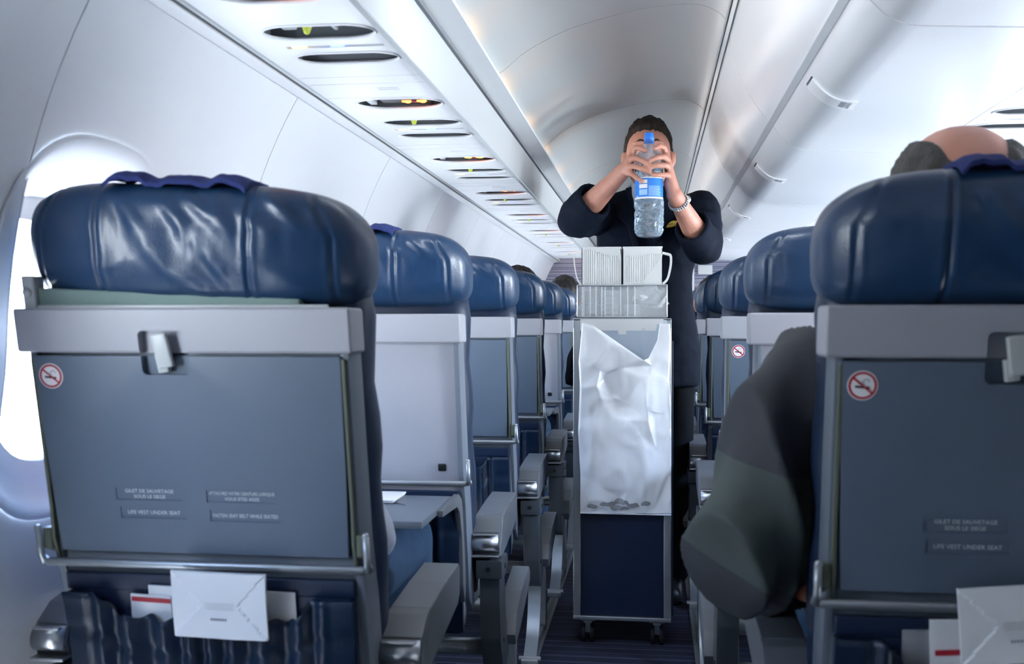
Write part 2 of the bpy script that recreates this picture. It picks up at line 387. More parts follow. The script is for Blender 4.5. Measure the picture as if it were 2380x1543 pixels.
# left side walls: panels with window openings
def outline(n, w, h, e=2.9):
    o = []
    for k in range(n):
        a = 2*PI*k/n; c, s = math.cos(a), math.sin(a)
        o.append((w*math.copysign(abs(c)**(2/e), c), h*math.copysign(abs(s)**(2/e), s)))
    return o
WZ = 0.995
def wall_side(side, rootname, ztop):
    zs = [0.10, 0.2, 0.3, 0.4, 0.5, 0.6, 0.7, 0.8] + [0.8+(ztop-0.8)*k/16 for k in range(1, 17)]
    prof = [(wall_x(z, side), z) for z in zs]
    edges = [Y0] + [1.36+0.8*k for k in range(-4, 9)]; edges = [e for e in edges if e <= Y1] + [Y1]
    back = MB()
    for e in edges[1:-1]:
        b = strip_mesh(prof, e-0.02, e+0.02, 0.004, nrm=side*-1 if False else (1 if side < 0 else -1))
        back.add([(x+side*0.0105, y, z) for x, y, z in b.v], b.f)
    back.box(*sorted((wall_x(.1, side)-side*0.012, wall_x(.1, side)+side*0.06)), Y0, Y1, 0.0, 0.105)
    root = struct(build(back, rootname, 'rail')); weld(root.data)
    proto = None
    for a, b in zip(edges[:-1], edges[1:]):
        wy = [w for w in WIN_Y if a < w < b]
        std = wy and abs((b-a)-0.8) < 0.01
        if std and proto:
            o = new_obj('wall_panel', proto, root, (0, a, 0)); continue
        m = strip_mesh(prof, 0.0015, b-a-0.0015, 0.010, nrm=(1 if side < 0 else -1))
        me = m.mesh('wall_panel', 'wall'); weld(me)
        if wy:
            c = MB(); ol = outline(48, 0.240, 0.285)
            x0, x1 = (-1.2, -0.5) if side < 0 else (0.8, 1.5)
            c.loft([[(x, wy[0]-a+u, WZ+v) for u, v in ol] for x in (x0, x1)], smooth=False)
            me = bool_diff(me, c)
            for p in me.polygons: p.use_smooth = True
            weld(me, 30)
            if std: proto = me
        new_obj('wall_panel', me, root, (0, a, 0))
    # faint rib between panels
    return root
wall_side(-1, 'wall_left', 1.484); wall_side(1, 'wall_right', 1.452)
# windows: flared reveal and pane
def window_meshes(side):
    rings = []
    for t, w, h, d in ((0, 0.247, 0.292, -0.003), (0.1, 0.240, 0.285, -0.004), (0.3, 0.225, 0.268, 0.008), (0.6, 0.195, 0.230, 0.030), (1, 0.176, 0.205, 0.045), (1.1, 0.172, 0.200, 0.070)):
        rings.append([((wall_x(WZ+v, side) if t < 0.9 else wall_x(WZ, side)) + side*d, u, WZ+v) for u, v in outline(48, w, h)])
    m = MB(); m.loft(rings, caps=False); r = m.mesh('window_frame', 'wall')
    for p in r.polygons: p.use_smooth = True
    xp = wall_x(WZ, side)+side*0.062
    p_ = MB(); p_.loft([[(xp, u, WZ+v) for u, v in outline(32, 0.178, 0.206)], [(xp+side*0.004, u, WZ+v) for u, v in outline(32, 0.178, 0.206)]], smooth=False)
    s_ = MB(); xs = xp-side*0.006
    s_.box(min(xs, xs+side*0.003), max(xs, xs+side*0.003), -0.172, 0.172, WZ+0.165, WZ+0.204, 0.001)
    c_ = MB(); c_.box(min(xs, xs+side*0.003), max(xs, xs+side*0.003), -0.174, 0.174, WZ-0.203, WZ+0.204, 0.001)  # shut shade, used only out of view to block window light
    for q in range(6): c_.box(min(xs-side*.001, xs), max(xs-side*.001, xs), -0.17, 0.17, WZ-0.15+0.055*q, WZ-0.146+0.055*q)
    global blocking_shade; blocking_shade = c_.mesh('window_shade', 'psu')
    return r, p_.mesh('window_pane', 'pane'), s_.mesh('window_shade', 'psu')
n = 0
for side in (-1, 1):
    fr, pn, sh = window_meshes(side)
    for wy in WIN_Y:
        n += 1
        o = struct(new_obj('window_%d' % n, fr, None, (0, wy, 0)))
        new_obj('window_pane', pn, o); new_obj('window_shade', blocking_shade if (side > 0 and -0.3 < wy < 1.0) or (side < 0 and -1.0 < wy < 0.1) else sh, o)  # shades beside and behind the camera are shut to darken the near right seats
# lower left edge trim, groove and PSU edge
m = MB(); m.prism([(-0.748, 1.500), (-0.748, 1.486), (-0.742, 1.481), (-0.716, 1.484), (-0.712, 1.500)], Y0, Y1, 'y')
o = struct(build(m, 'trim_7', 'psu')); weld(o.data)
m = MB(); m.box(-0.7145, -0.7050, Y0, Y1, 1.4868, 1.50); struct(build(m, 'trim_8', 'gasket'))
m = MB(); m.prism([(-0.7065, 1.500), (-0.7065, 1.486), (-0.7005, 1.484), (-0.6985, 1.500)], Y0, Y1, 'y')
o = struct(build(m, 'trim_9', 'rail')); weld(o.data)
# fascia, chrome line, light lens on the left
m = strip_mesh([(-0.4405, 1.489), (-0.447, 1.482), (-0.4375, 1.487), (-0.435, 1.50), (-0.431, 1.55), (-0.429, 1.590)], Y0, Y1, 0.006)
o = struct(build(m, 'trim_10', 'fascia')); weld(o.data)
m = MB(); m.prism([(-0.431, 1.590), (-0.424, 1.594), (-0.424, 1.604), (-0.433, 1.606)], Y0, Y1, 'y')
o = struct(build(m, 'trim_11', 'silver')); weld(o.data)
m = MB(); m.prism([(-0.426, 1.604), (-0.375, 1.6135), (-0.373, 1.618), (-0.380, 1.621), (-0.430, 1.612)], Y0, Y1, 'y')
o = struct(build(m, 'trim_12', 'shell')); weld(o.data)
# lamp tubes in the cove behind the lens
y = -2.0; k = 0
while y < 7.9:
    k += 1
    m = MB(); m.tube([(-0.445, y, 1.625), (-0.445, y+0.34, 1.625)], 0.008, 10, 0)
    m.tube([(-0.445, y+0.34, 1.625), (-0.445, y+0.52, 1.625)], 0.008, 10, 1)
    o = build(m, 'cove_lamp', ['tube_cool', 'tube_warm'])
    tag(o, 'thin lamp tube hidden in the ceiling cove above the left overhead panels', 'lamp', 'lamp tubes in the ceiling cove')
    y += 0.56
m = MB(); m.box(-0.31, 0.15, 1.58, 1.82, 1.800, 1.815, 0.003); o = build(m, 'fill_light_housing', 'psu'); tag(o, 'flat white panel added as unseen housing for the fill light above the first rows', 'lamp')  # housing added for the fill light, out of view; not luminous itself
# end walls
m = MB(); m.box(-0.97, 1.29, Y0-0.06, Y0, 0, 2.2); struct(build(m, 'wall_back', 'wall'))
m = MB(); m.box(-0.97, 1.29, 9.4, 9.46, 0, 2.2); struct(build(m, 'wall_front', 'wall'))
for nm, s in (('wall_galley_left', -1), ('wall_galley_right', 1)):
    m = MB(); x = -0.93 if s < 0 else 1.25; m.box(x-0.02, x+0.02, Y1, 9.45, 0, 1.6); struct(build(m, nm, 'wall'))
m = MB(); m.box(0.315, 1.20, Y1, Y1+0.03, 0, 1.95); bk = struct(build(m, 'wall_far', 'bulkhead'))
m = MB(); m.box(0.290, 0.317, Y1-0.006, Y1+0.04, 0, 1.95, 0.004); build(m, 'edge_post', 'psu', bk)
m = MB(); m.box(0.317, 1.19, Y1-0.004, Y1, 1.300, 1.304); build(m, 'edge_line', 'textgrey', bk)
m = MB(); m.box(0.317, 0.42, Y1-0.004, Y1, 1.278, 1.281); build(m, 'red_line', 'red', bk)
m = MB(); m.box(-0.90, -0.46, Y1, Y1+0.03, 0, 1.95); struct(build(m, 'wall_far_left', 'bulkhead'))
m = MB(); m.box(0.345, 0.452, Y1-0.022, Y1, 1.382, 1.452, 0.006)
tag(build(m, 'notice_box', 'psu'), 'small blank white box mounted on the striped far bulkhead', 'box')
m = MB(); m.box(0.332, 0.35, Y1-0.004, Y1, 1.225, 1.25); tag(build(m, 'warning_plate', 'red'), 'tiny red plate on the striped far bulkhead under the white box', 'sign')

# ------------------------------------------------------------------ overhead bins on the right
binS = spline([(0.2085, 1.795), (0.221, 1.715), (0.250, 1.64), (0.283, 1.585), (0.312, 1.548)], 5)
doorS = spline([(0.322, 1.537), (0.345, 1.505), (0.372, 1.481), (0.402, 1.4695), (0.44, 1.466), (0.58, 1.459), (0.700, 1.452)], 6)
L = 1.19
mu = strip_mesh(binS, 0.002, L-0.002, 0.012).mesh('upper_panel', 'shell'); weld(mu)
mdn = strip_mesh(doorS, 0.0025, L-0.0025, 0.014).mesh('bin_door', 'shell'); weld(mdn)
r_ = MB(); r_.prism([(0.3125, 1.5500), (0.3105, 1.5465), (0.3215, 1.5345), (0.3250, 1.5365)], 0, L, 'y'); r_.prism([(0.315, 1.556), (0.3115, 1.551), (0.326, 1.534), (0.332, 1.54)], 0, L, 'y')
mr = r_.mesh('rail_strip', 'rail'); weld(mr)
# shelf/side body of the bin (so nothing is open from the side)
bb = MB(); bb.box(0.45, 0.695, 0.01, L-0.01, 1.475, 1.49); bb.box(0.42, 0.695, L-0.008, L-0.002, 1.50, 1.56); mbody = bb.mesh('bin_body', 'seam')
# latch handle that follows the curve of the door
def on_curve(t):
    i = t*(len(doorS)-1); j = min(int(i), len(doorS)-2); p = doorS[j].lerp(doorS[j+1], i-j)
    tg = (doorS[j+1]-doorS[j]).normalized(); return p, Vector((tg.y, -tg.x))
def curve_plate(t0, t1, y0, y1, out, nseg=10, m=None, mi=0, th=0.006):
    m = m or MB(); rings = []
    for k in range(nseg+1):
        p, nn = on_curve(lerp(t0, t1, k/nseg)); q = p+nn*out; s = p-nn*(th-out if th > out else 0.001)
        rings.append([(q.x, y0, q.y), (q.x, y1, q.y), (s.x, y1, s.y), (s.x, y0, s.y)])
    m.loft(rings, mi=mi, smooth=False); return m
hm = MB(); yc = L/2
curve_plate(0.10, 0.46, yc-0.036, yc+0.036, 0.0035, 12, hm)
curve_plate(0.46, 0.60, yc-0.036, yc-0.030, 0.0035, 6, hm); curve_plate(0.46, 0.60, yc+0.030, yc+0.036, 0.0035, 6, hm)
curve_plate(0.60, 0.64, yc-0.036, yc+0.036, 0.0035, 3, hm)
mh = hm.mesh('latch_handle', 'psu')
hs = MB(); curve_plate(0.075, 0.09, yc-0.036, yc+0.036, 0.0015, 2, hs); mhs = hs.mesh('latch_slot', 'gasket')
hp = MB(); curve_plate(0.46, 0.53, yc-0.030, yc+0.030, 0.0012, 2, hp); mhp = hp.mesh('finger_pocket', 'seam')
ords = ['behind the camera', 'nearest one overhead', 'first with its latch in view', 'second latch from the camera', 'third latch from the camera', 'fourth latch from the camera', 'fifth latch from the camera', 'last before the bulkhead']
for k in range(-3, 5):
    y = 1.72 + L*k
    if y > Y1-0.2: continue
    r = thing('overhead_bin', 'curved white closed overhead bin on the right, %s' % ords[k+3], 'bin', (0, y, 0), 0, 'overhead bins along the right side')
    new_obj('upper_panel', mu, r); new_obj('rail_strip', mr, r); d = new_obj('bin_door', mdn, r); new_obj('bin_body', mbody, r)
    new_obj('latch_handle', mh, d); new_obj('latch_slot', mhs, d); new_obj('finger_pocket', mhp, d)
    sc_ = (Y1-y)/L
    if sc_ < 1: r.scale = (1, sc_, 1)

# ------------------------------------------------------------------ overhead service panels
def psu_set(side, width):
    s = side; P = MB(); LL = 0.79
    x0, x1 = sorted((0, s*width)); P.box(x0, x1, 0.0015, LL-0.0015, 0, 0.0035, 0.0008)
    # small raised rail lines
    me = P.mesh('service_panel', 'psu')
    slots = [(0.067, 0.054, 0.0), (0.287, 0.042, 0.0), (0.457, 0.038, 0.0)]
    c = MB()
    def stad(cx, hw, cy_, hh):
        o = []
        for k in range(24):
            a = 2*PI*k/24; o.append((cx+math.copysign(hw-hh*1.3, math.cos(a))+hh*1.3*math.cos(a), cy_+hh*math.sin(a)))
        return o
    cxs = s*0.112; hw = 0.096
    for cy_, hh, _ in slots:
        c.loft([[(x, y, -0.02) for x, y in stad(cxs, hw, cy_, hh)], [(x, y, 0.03) for x, y in stad(cxs, hw, cy_, hh)]], smooth=False)
    c.box(cxs-0.088, cxs+0.088, 0.3705, 0.3845, -0.02, 0.03)
    me = bool_diff(me, c); 
    for p in me.polygons: p.use_smooth = False
    ridge = MB()
    for yy in (0.60, 0.66): ridge.box(x0+0.004, x1-0.004, yy, yy+0.002, -0.0010, 0.002)
    ridge.box(s*0.10-0.022, s*0.10+0.022, 0.700, 0.703, -0.002, 0.002, 0.0008); ridge.box(s*0.10-0.022, s*0.10+0.022, 0.716, 0.719, -0.002, 0.002, 0.0008)
    rims = []; recs = []
    for cy_, hh, _ in slots:
        a = stad(cxs, hw+0.004, cy_, hh+0.004); b = stad(cxs, hw-0.002, cy_, hh-0.002); n_ = len(a)
        rings = [[(x, y, -0.0005) for x, y in a], [(x, y, -0.003) for x, y in stad(cxs, hw+0.002, cy_, hh+0.002)], [(x, y, -0.002) for x, y in stad(cxs, hw-0.0005, cy_, hh-0.0005)], [(x, y, 0.0005) for x, y in b]]
        q = MB(); q.loft(rings, caps=False); rims.append(q.mesh('slot_rim', 'psu'))
    for cy_, hh, _ in slots:
        rec = MB(); recs.append(rec)
        rec.box(cxs-hw-0.004, cxs+hw+0.004, cy_-hh-0.004, cy_+hh+0.004, 0.034, 0.038)
        rec.box(cxs-hw-0.008, cxs-hw-0.004, cy_-hh-0.004, cy_+hh+0.004, 0.0035, 0.038); rec.box(cxs+hw+0.004, cxs+hw+0.008, cy_-hh-0.004, cy_+hh+0.004, 0.0035, 0.038)
        rec.box(cxs-hw-0.004, cxs+hw+0.004, cy_-hh-0.008, cy_-hh-0.004, 0.0035, 0.038); rec.box(cxs-hw-0.004, cxs+hw+0.004, cy_+hh+0.004, cy_+hh+0.008, 0.0035, 0.038)
    rec = MB(); rec.box(cxs-0.09, cxs+0.09, 0.3685, 0.3865, 0.0035, 0.006); recs.append(rec)
    disp = MB(); disp.box(cxs-0.045, cxs+0.066, 0.040, 0.119, 0.008, 0.030, 0.002)
    ic = MB()
    for q, (dx, w_, mi_) in enumerate(((0.012, 0.012, 0), (0.046, 0.013, 0), (0.030, 0.004, 1))):
        ic.box(cxs+dx-w_/2-0.004, cxs+dx+w_/2+0.004, 0.078, 0.086, 0.0062, 0.0082, mi=mi_); ic.ell((cxs+dx, 0.095, 0.0078), (w_/2, 0.007, 0.001), 10, 6, mi=mi_)
    inner = MB(); inner2 = MB(); inner3 = MB(); inner.box(cxs-0.075, cxs-0.060, 0.030, 0.104, 0.006, 0.034, 0.002); inner2.box(cxs-0.070, cxs-0.045, 0.262, 0.312, 0.012, 0.034, 0.004); inner3.box(cxs+0.02, cxs+0.026, 0.262, 0.312, 0.010, 0.034)
    lamps = []
    for xx in (-0.05, 0.055): lamp = MB(); lamps.append(lamp); lamp.lathe([(0.020, 0.034), (0.020, 0.018), (0.014, 0.012), (0.006, 0.011)], 16, (cxs+xx, 0.457, 0))
    vent = MB(); vent.lathe([(0.0085, 0.030), (0.0085, 0.004), (0.005, -0.008), (0.002, -0.010)], 12, (cxs-0.012, 0.262, 0))
    btn = MB(); btn2 = MB(); btn.box(cxs-0.078, cxs-0.052, 0.3725, 0.3825, 0.001, 0.003, mi=0); btn2.box(cxs-0.008, cxs+0.016, 0.3725, 0.3825, 0.001, 0.003, mi=0)
    return [('service_panel', me, None), ('panel_ridges', ridge.mesh('panel_ridges', 'psu'), None), *[('slot_rim', q, None) for q in rims], *[('slot_recess', q.mesh('slot_recess', 'dark_grey'), None) for q in recs],
            ('sign_display', disp.mesh('sign_display', 'black'), [('lit_icon', ic.mesh('lit_icon', ['orange_lit', 'red']))]),
            *[('slot_divider', q.mesh('slot_divider', 'rail'), None) for q in (inner, inner2, inner3)], *[('reading_lamp', q.mesh('reading_lamp', 'silver'), None) for q in lamps], ('air_nozzle', vent.mesh('air_nozzle', 'lime'), None), ('call_button', btn.mesh('call_button', 'amber_lit'), None), ('call_button', btn2.mesh('call_button', 'blue_lit'), None)]
ordn = ['first', 'second', 'third', 'fourth', 'fifth', 'sixth', 'seventh', 'eighth', 'ninth', 'tenth', 'eleventh']
for side, width, x, z, s0, word in ((-1, 0.259, -0.4395, 1.488, 1.417, 'left'), (1, 0.375, 0.704, 1.453, 1.284, 'right')):
    parts = psu_set(side, width)
    for k in range(-3, 8):
        y = s0 + 0.79*k
        if k < 0: lab = 'white overhead service panel on the %s side, %s back above the camera' % (word, ['', 'one unit', 'two units', 'three units'][-k])
        elif k == 0: lab = 'white overhead service panel with dark slots, nearest one visible on the %s' % word
        else: lab = 'white overhead service panel with dark slots, %s from the camera on the %s' % (ordn[k], word)
        r = thing('service_unit', lab, 'service panel', (x, y, z), 0, 'overhead service panels on the %s side' % word)
        for nm, me, subs in parts:
            o = new_obj(nm, me, r)
            if subs:
                for sn, sm in subs: new_obj(sn, sm, o)
# ------------------------------------------------------------------ seats
LEAN = 0.21
def lean(v): return Vector((v.x, v.y + (1.03-v.z)*LEAN, v.z))
def sg(s): return 1 if s > 0 else -1   # -1 wall side, -2 aisle side of the right-hand seats
def ridge(x, z, a, b, w, amp):
    ax, az = a; bx, bz = b; dx, dz = bx-ax, bz-az; L2 = dx*dx+dz*dz
    t = ((x-ax)*dx+(z-az)*dz)/L2; tc_ = max(0, min(1, t)); d = math.hypot(x-ax-tc_*dx, z-az-tc_*dz)
    return amp*math.exp(-(d/w)**2)*(math.sin(PI*max(0.06, min(0.94, t)))**0.5)
def hp(px, py): return ((px-455)*0.00058, 1+(755-py)*0.00058)
CREASE = [((435,470),(560,620),.008,.0055),((475,445),(590,530),.007,.0055),((425,500),(470,570),.009,-.003),((245,520),(310,565),.008,.0025),((335,480),(400,570),.010,.004),
          ((615,495),(720,550),.006,.0065),((665,445),(770,530),.007,.0065),((605,550),(660,590),.007,.003),((280,620),(350,590),.010,.003),((430,620),(520,665),.010,.004),((550,470),(600,540),.008,.003),
          ((380,540),(430,610),.009,.004),((300,470),(350,525),.009,-.003),((500,560),(560,650),.009,-.003),((455,520),(520,610),.007,-.0035),((650,600),(740,640),.012,.003),((120,500),(190,520),.010,.003),((720,480),(780,560),.010,-.003)]
CREASE = [(hp(*a), hp(*b), w, am*1.3) for a, b, w, am in CREASE]
SEAMX = (-0.108, 0.098)
def headrest_mesh():
    HW, n = 0.241, 160
    rings = []; NR = 56
    xs = [-1+2*i/n for i in range(n+1)]
    for t in xs:
        t = max(-0.9985, min(0.9985, t)); x = HW*t
        up = (1-abs(t)**5.5)**(1/2.2); dn = (1-abs(t)**9)**(1/4.0); th = (1-abs(t)**7)**(1/3.5)
        zc = 1.113; H1 = 0.082*up; H2 = 0.075*dn
        ring = []
        for k in range(NR):
            a = 2*PI*k/NR; c, s_ = math.cos(a), math.sin(a)
            e = 3.1
            u = math.copysign(abs(c)**(2/e), c); v = math.copysign(abs(s_)**(2/e), s_)
            y = 0.050 + 0.068*th*u; z = zc + (H1 if v > 0 else H2)*v
            # the back leans over a little and the sides fold forward
            y += 0.035*abs(t)**3
            if u < 0.2:
                w = 1-max(0, u+0.2)/0.4 if u > -0.2 else 1
                d = 0
                for a_, b_, ww, am in CREASE: d += ridge(x, z, a_, b_, ww, am)
                for sx in (SEAMX[0]+0.02*(z-1.1), SEAMX[1]+0.05*(z-1.1), 0.203-0.55*max(0, (z-1.13)), -0.203+0.55*max(0, (z-1.13))):
                    q = abs(x-sx)
                    d += 0.0012*math.exp(-((q-0.007)/0.0035)**2) - 0.0030*math.exp(-(q/0.0026)**2)
                d += 0.0016*noise.noise(Vector((x*22, z*30, 3.1)))
                y -= d*w
            z += 0.0016*noise.noise(Vector((x*14, k*0.5, 1.7)))
            ring.append((x, y, z))
        rings.append(ring)
    m = MB(); m.loft(rings, caps=True, smooth=True); m.xf(lean); me = m.mesh('headrest', 'leather'); return me
def seam_mesh():
    m = MB()
    for sx, sg in ((SEAMX[0], 0), (SEAMX[1], 0)):
        pass
    return m
def pocket_mesh():
    """gathered leather pocket with a sagging scalloped top edge"""
    m = MB(); nu, nv = 90, 26; W_ = 0.212; rows = []
    for j in range(nv+1):
        v = j/nv; row = []
        for i in range(nu+1):
            u = -1+2*i/nu; au = abs(u)
            zt = 0.622 if au > 0.74 else 0.622-0.028*min(1, (0.74-au)/0.12)**1.3-0.010*(1-au/0.74)
            gath = 1 if au < 0.72 else max(0, 1-(au-0.72)/0.14)
            zt += 0.0035*gath*math.sin(u*46+1.3*math.sin(u*9))
            z = lerp(zt, 0.33, v)
            ph = u*34+1.5*math.sin(u*7)+v*0.8*math.sin(u*5)
            amp = gath*(0.0065*(1-v)**0.6+0.002)
            y = -0.020 - 0.012*math.sin(PI*min(1, v*1.3+0.1))*(1-u**6) - amp*math.sin(ph) - (0.006*math.exp(-((v-0.17)/0.02)**2) if 0 else 0)
            y += 0.0055*math.exp(-((v-0.19)/0.016)**2) - 0.003*math.exp(-(v/0.03)**2)
            y -= 0.004*noise.noise(Vector((u*6, v*4, .3)))*gath
            row.append((W_*u*(1-0.03*v), y, z))
        rows.append(row)
    n0 = nu+1; vs = [p for r in rows for p in r]; fs = [(j*n0+i, j*n0+i+1, (j+1)*n0+i+1, (j+1)*n0+i) for j in range(nv) for i in range(nu)]
    k = len(vs); vs2 = [(x, y+0.004, z) for x, y, z in vs]
    m.add(vs+vs2, fs + [tuple(i+k for i in f[::-1]) for f in fs] + [(i, i+k, i+1+k, i+1) for i in range(nu)], smooth=True)
    # side gussets
    for s in (-1, 1): m.box(*sorted((sg(s)*0.205, sg(s)*0.211)), -0.012, 0.004, 0.33, 0.62, 0.001)
    m.xf(lean); return m.mesh('seat_pocket', 'pocket')
def ss_(a, b, x):
    t = max(0, min(1, (x-a)/(b-a))); return t*t*(3-2*t)
def strap_mesh():
    """worn strip of blue fabric lying over the top of the headrest, its ends folded up"""
    m = MB(); nu, nv = 60, 10; rows = []
    for i in range(nu+1):
        u = i/nu; x = lerp(-0.098, 0.098, u); row = []
        for j in range(nv+1):
            v = j/nv; y = lerp(-0.002, 0.075, v)
            z = 1.1985 + 0.0035*math.sin(PI*v) - 0.010*max(0, 0.25-v)*4*0.7
            z += (0.008*ss_(0, .06, u)*ss_(.30, .24, u) + 0.0045*ss_(.36, .44, u)*ss_(.70, .60, u) + 0.008*ss_(.70, .80, u)*ss_(1.1, .9, u))*(1-v*0.4) + 0.0022*noise.noise(Vector((u*14, v*3, 5)))
            if u < 0.16: z += 0.004*(0.16-u)/0.16*(1); 
            if u > 0.83: z -= 0.010*((u-0.83)/0.17)*(1-v) ; y -= 0.012*((u-0.83)/0.17)*(1-v)
            if u < 0.12: z -= 0.008*((0.12-u)/0.12)*(1-v); y -= 0.008*((0.12-u)/0.12)*(1-v)
            row.append((x, y, z))
        rows.append(row)
    n0 = nv+1; vs = [p for r in rows for p in r]; fs = [(i*n0+j, (i+1)*n0+j, (i+1)*n0+j+1, i*n0+j+1) for i in range(nu) for j in range(nv)]
    k = len(vs); low = [(x, y, z-0.0055) for x, y, z in vs]
    rim = [(i, i+1) for i in range(0)]
    m.add(vs+low, fs+[tuple(i+k for i in f[::-1]) for f in fs], smooth=True)
    per = [i*n0 for i in range(nu+1)] + [nu*n0+j for j in range(1, n0)] + [i*n0+nv for i in range(nu-1, -1, -1)] + [j for j in range(nv-1, 0, -1)]
    m.add([vs[i] for i in per]+[low[i] for i in per], [(a, a+len(per), (a+1) % len(per)+len(per), (a+1) % len(per)) for a in range(len(per))], smooth=False)
    m.xf(lean); return m.mesh('headrest_strap', 'denim')
LATX = -0.027
def rrect(cx, cz, w, h, r, n=6):
    o = []
    for sx, sz, a0 in ((1, 1, 0), (-1, 1, 90), (-1, -1, 180), (1, -1, 270)):
        for k in range(n+1):
            a = math.radians(a0+90*k/n); o.append((cx+sx*(w-r)+r*math.cos(a), cz+sz*(h-r)+r*math.sin(a)))
    return o
def latch_cut(m): m.prism(rrect(LATX, 0.9625, 0.034, 0.0295, 0.007), -0.05, -0.002, 'y'); return m
def band_mesh():
    m = MB(); m.box(-0.237, 0.231, -0.016, 0.050, 0.9625, 1.0225, 0.007, 3)
    me = bool_diff(m.mesh('b', 'grey'), latch_cut(MB())); 
    for v in me.vertices: v.co = lean(v.co)
    return weld(me, 30)
SLOTS = [(-0.070, 0.7665, 0.048, 0.0085), (0.063, 0.7655, 0.050, 0.0085), (-0.066, 0.740, 0.048, 0.008), (0.066, 0.738, 0.050, 0.008)]
def tray_mesh():
    m = MB(); m.prism([(-0.219, 0.9585), (0.214, 0.9585), (0.212, 0.80), (0.2085, 0.682), (-0.2085, 0.682), (-0.2125, 0.80)], -0.0125, 0.004, 'y', 0.0028, seg=2)
    me = m.mesh('t', 'tray'); me = bool_diff(me, latch_cut(MB()))
    c = MB()
    for x, z, w, h in SLOTS: c.box(x-w, x+w, -0.05, -0.0108, z-h, z+h)
    me = bool_diff(me, c)
    for v in me.vertices: v.co = lean(v.co)
    return weld(me, 30)
def lettering_mesh():
    m = MB()
    T = [(0, ['GILET DE SAUVETAGE', 'SOUS LE SIEGE'], .0072), (1, ['ATTACHEZ VOTRE CEINTURE LORSQUE', 'VOUS ETES ASSIS'], .0066), (2, ['LIFE VEST UNDER SEAT'], .0075), (3, ['FASTEN SEAT BELT WHILE SEATED'], .0072)]
    for k, ls, sz in T:
        x, z, w, h = SLOTS[k]
        for i, t in enumerate(ls):
            vs, fs = text_polys(t, sz)
            mw = max(v[0] for v in vs)*1.0; sc = min(1, (w*0.93)/mw)
            zz = z + (0.0040 - 0.0078*i if len(ls) > 1 else 0)
            m.add([(x+v[0]*sc, -0.0112, zz+v[1]) for v in vs], fs)
    m.xf(lean); return m.mesh('lettering', 'textgrey')
def sticker_mesh():
    m = MB(); cx, cz = -0.193, 0.9305; r = 0.0172; y = -0.0132
    def disc(r0, r1, yy, mi, n=40):
        if r0 == 0: m.add([(cx+r1*math.cos(2*PI*k/n), yy, cz+r1*math.sin(2*PI*k/n)) for k in range(n)], [tuple(range(n))], mi)
        else: m.add([(cx+q*math.cos(2*PI*k/n), yy, cz+q*math.sin(2*PI*k/n)) for q in (r0, r1) for k in range(n)], [(k, (k+1) % n, (k+1) % n+n, k+n) for k in range(n)], mi)
    m.prism([(cx+r*math.cos(2*PI*k/40), cz+r*math.sin(2*PI*k/40)) for k in range(40)], y, y+0.0008, 'y', mi=0)
    disc(0.0132, 0.0160, y-0.0002, 1)
    R = Matrix.Translation((cx, 0, cz)) @ Matrix.Rotation(math.radians(40), 4, 'Y')
    m.box(-0.0140, 0.0140, y-0.0006, y-0.0003, -0.0012, 0.0012, mi=1, mtx=R)
    R2 = Matrix.Translation((cx, 0, cz-0.002)) @ Matrix.Rotation(math.radians(6), 4, 'Y')
    m.box(-0.0085, 0.0078, y-0.0004, y-0.0002, -0.0013, 0.0013, mi=2, mtx=R2)
    pts = [(cx+0.003+0.0045*math.cos(a), y-0.0004, cz+0.004+0.0035*math.sin(a*1.3)) for a in [k*0.5 for k in range(10)]]
    m.tube(pts, 0.0004, 5, mi=3)
    m.xf(lean); return m.mesh('no_smoking_sticker', ['white', 'red', 'black', 'tray'])
def latch_mesh():
    m = MB(); R = Matrix.Translation((LATX, -0.014, 0.967)) @ Matrix.Rotation(math.radians(-9), 4, 'Y')
    m.box(-0.0115, 0.0095, -0.006, 0.003, -0.0245, 0.0215, 0.003, 2, mtx=R)
    m.box(-0.0150, 0.0, -0.0005, 0.010, -0.030, -0.004, 0.002, 2, mtx=R)
    m.xf(lean); return m.mesh('latch', 'rail')
def shell_mesh(tray_down):
    m = MB()
    m.prism([(-0.220, 1.02), (0.220, 1.02), (0.220, 0.80), (0.219, 0.62), (0.216, 0.42), (0.205, 0.33), (-0.205, 0.33), (-0.216, 0.42), (-0.219, 0.62), (-0.220, 0.80)], 0.004, 0.058, 'y', 0.010, seg=3)
    m.xf(lean); me = m.mesh('back_shell', 'grey' if tray_down else 'frame'); return weld(me, 30)
def side_rail_mesh(s):
    m = MB()
    if 1:
        m.prism([(0.0, 1.015), (0.055, 1.015), (0.060, 0.70), (0.075, 0.62), (0.085, 0.42), (0.05, 0.36), (0.012, 0.40), (0.004, 0.62), (-0.006, 0.68), (-0.008, 0.95)], *sorted((sg(s)*0.2125, sg(s)*0.2240)), 'x', 0.004)
    m.xf(lean); return weld(m.mesh('side_rail', 'frame'), 30)
def arms_mesh(s):
    m = MB()
    m.prism([(-0.0125, 0.955), (0.002, 0.955), (0.002, 0.72), (0.012, 0.665), (-0.006, 0.662), (-0.016, 0.70), (-0.0125, 0.74)], *sorted((sg(s)*0.2145, sg(s)*0.2195)), 'x', 0.0012)
    m.prism([(-0.014, 0.715), (0.004, 0.715), (0.006, 0.675), (-0.016, 0.685)], *sorted((sg(s)*0.2205, sg(s)*0.2335)), 'x', 0.002)
    m.xf(lean); return m.mesh('tray_arm', 'olive')
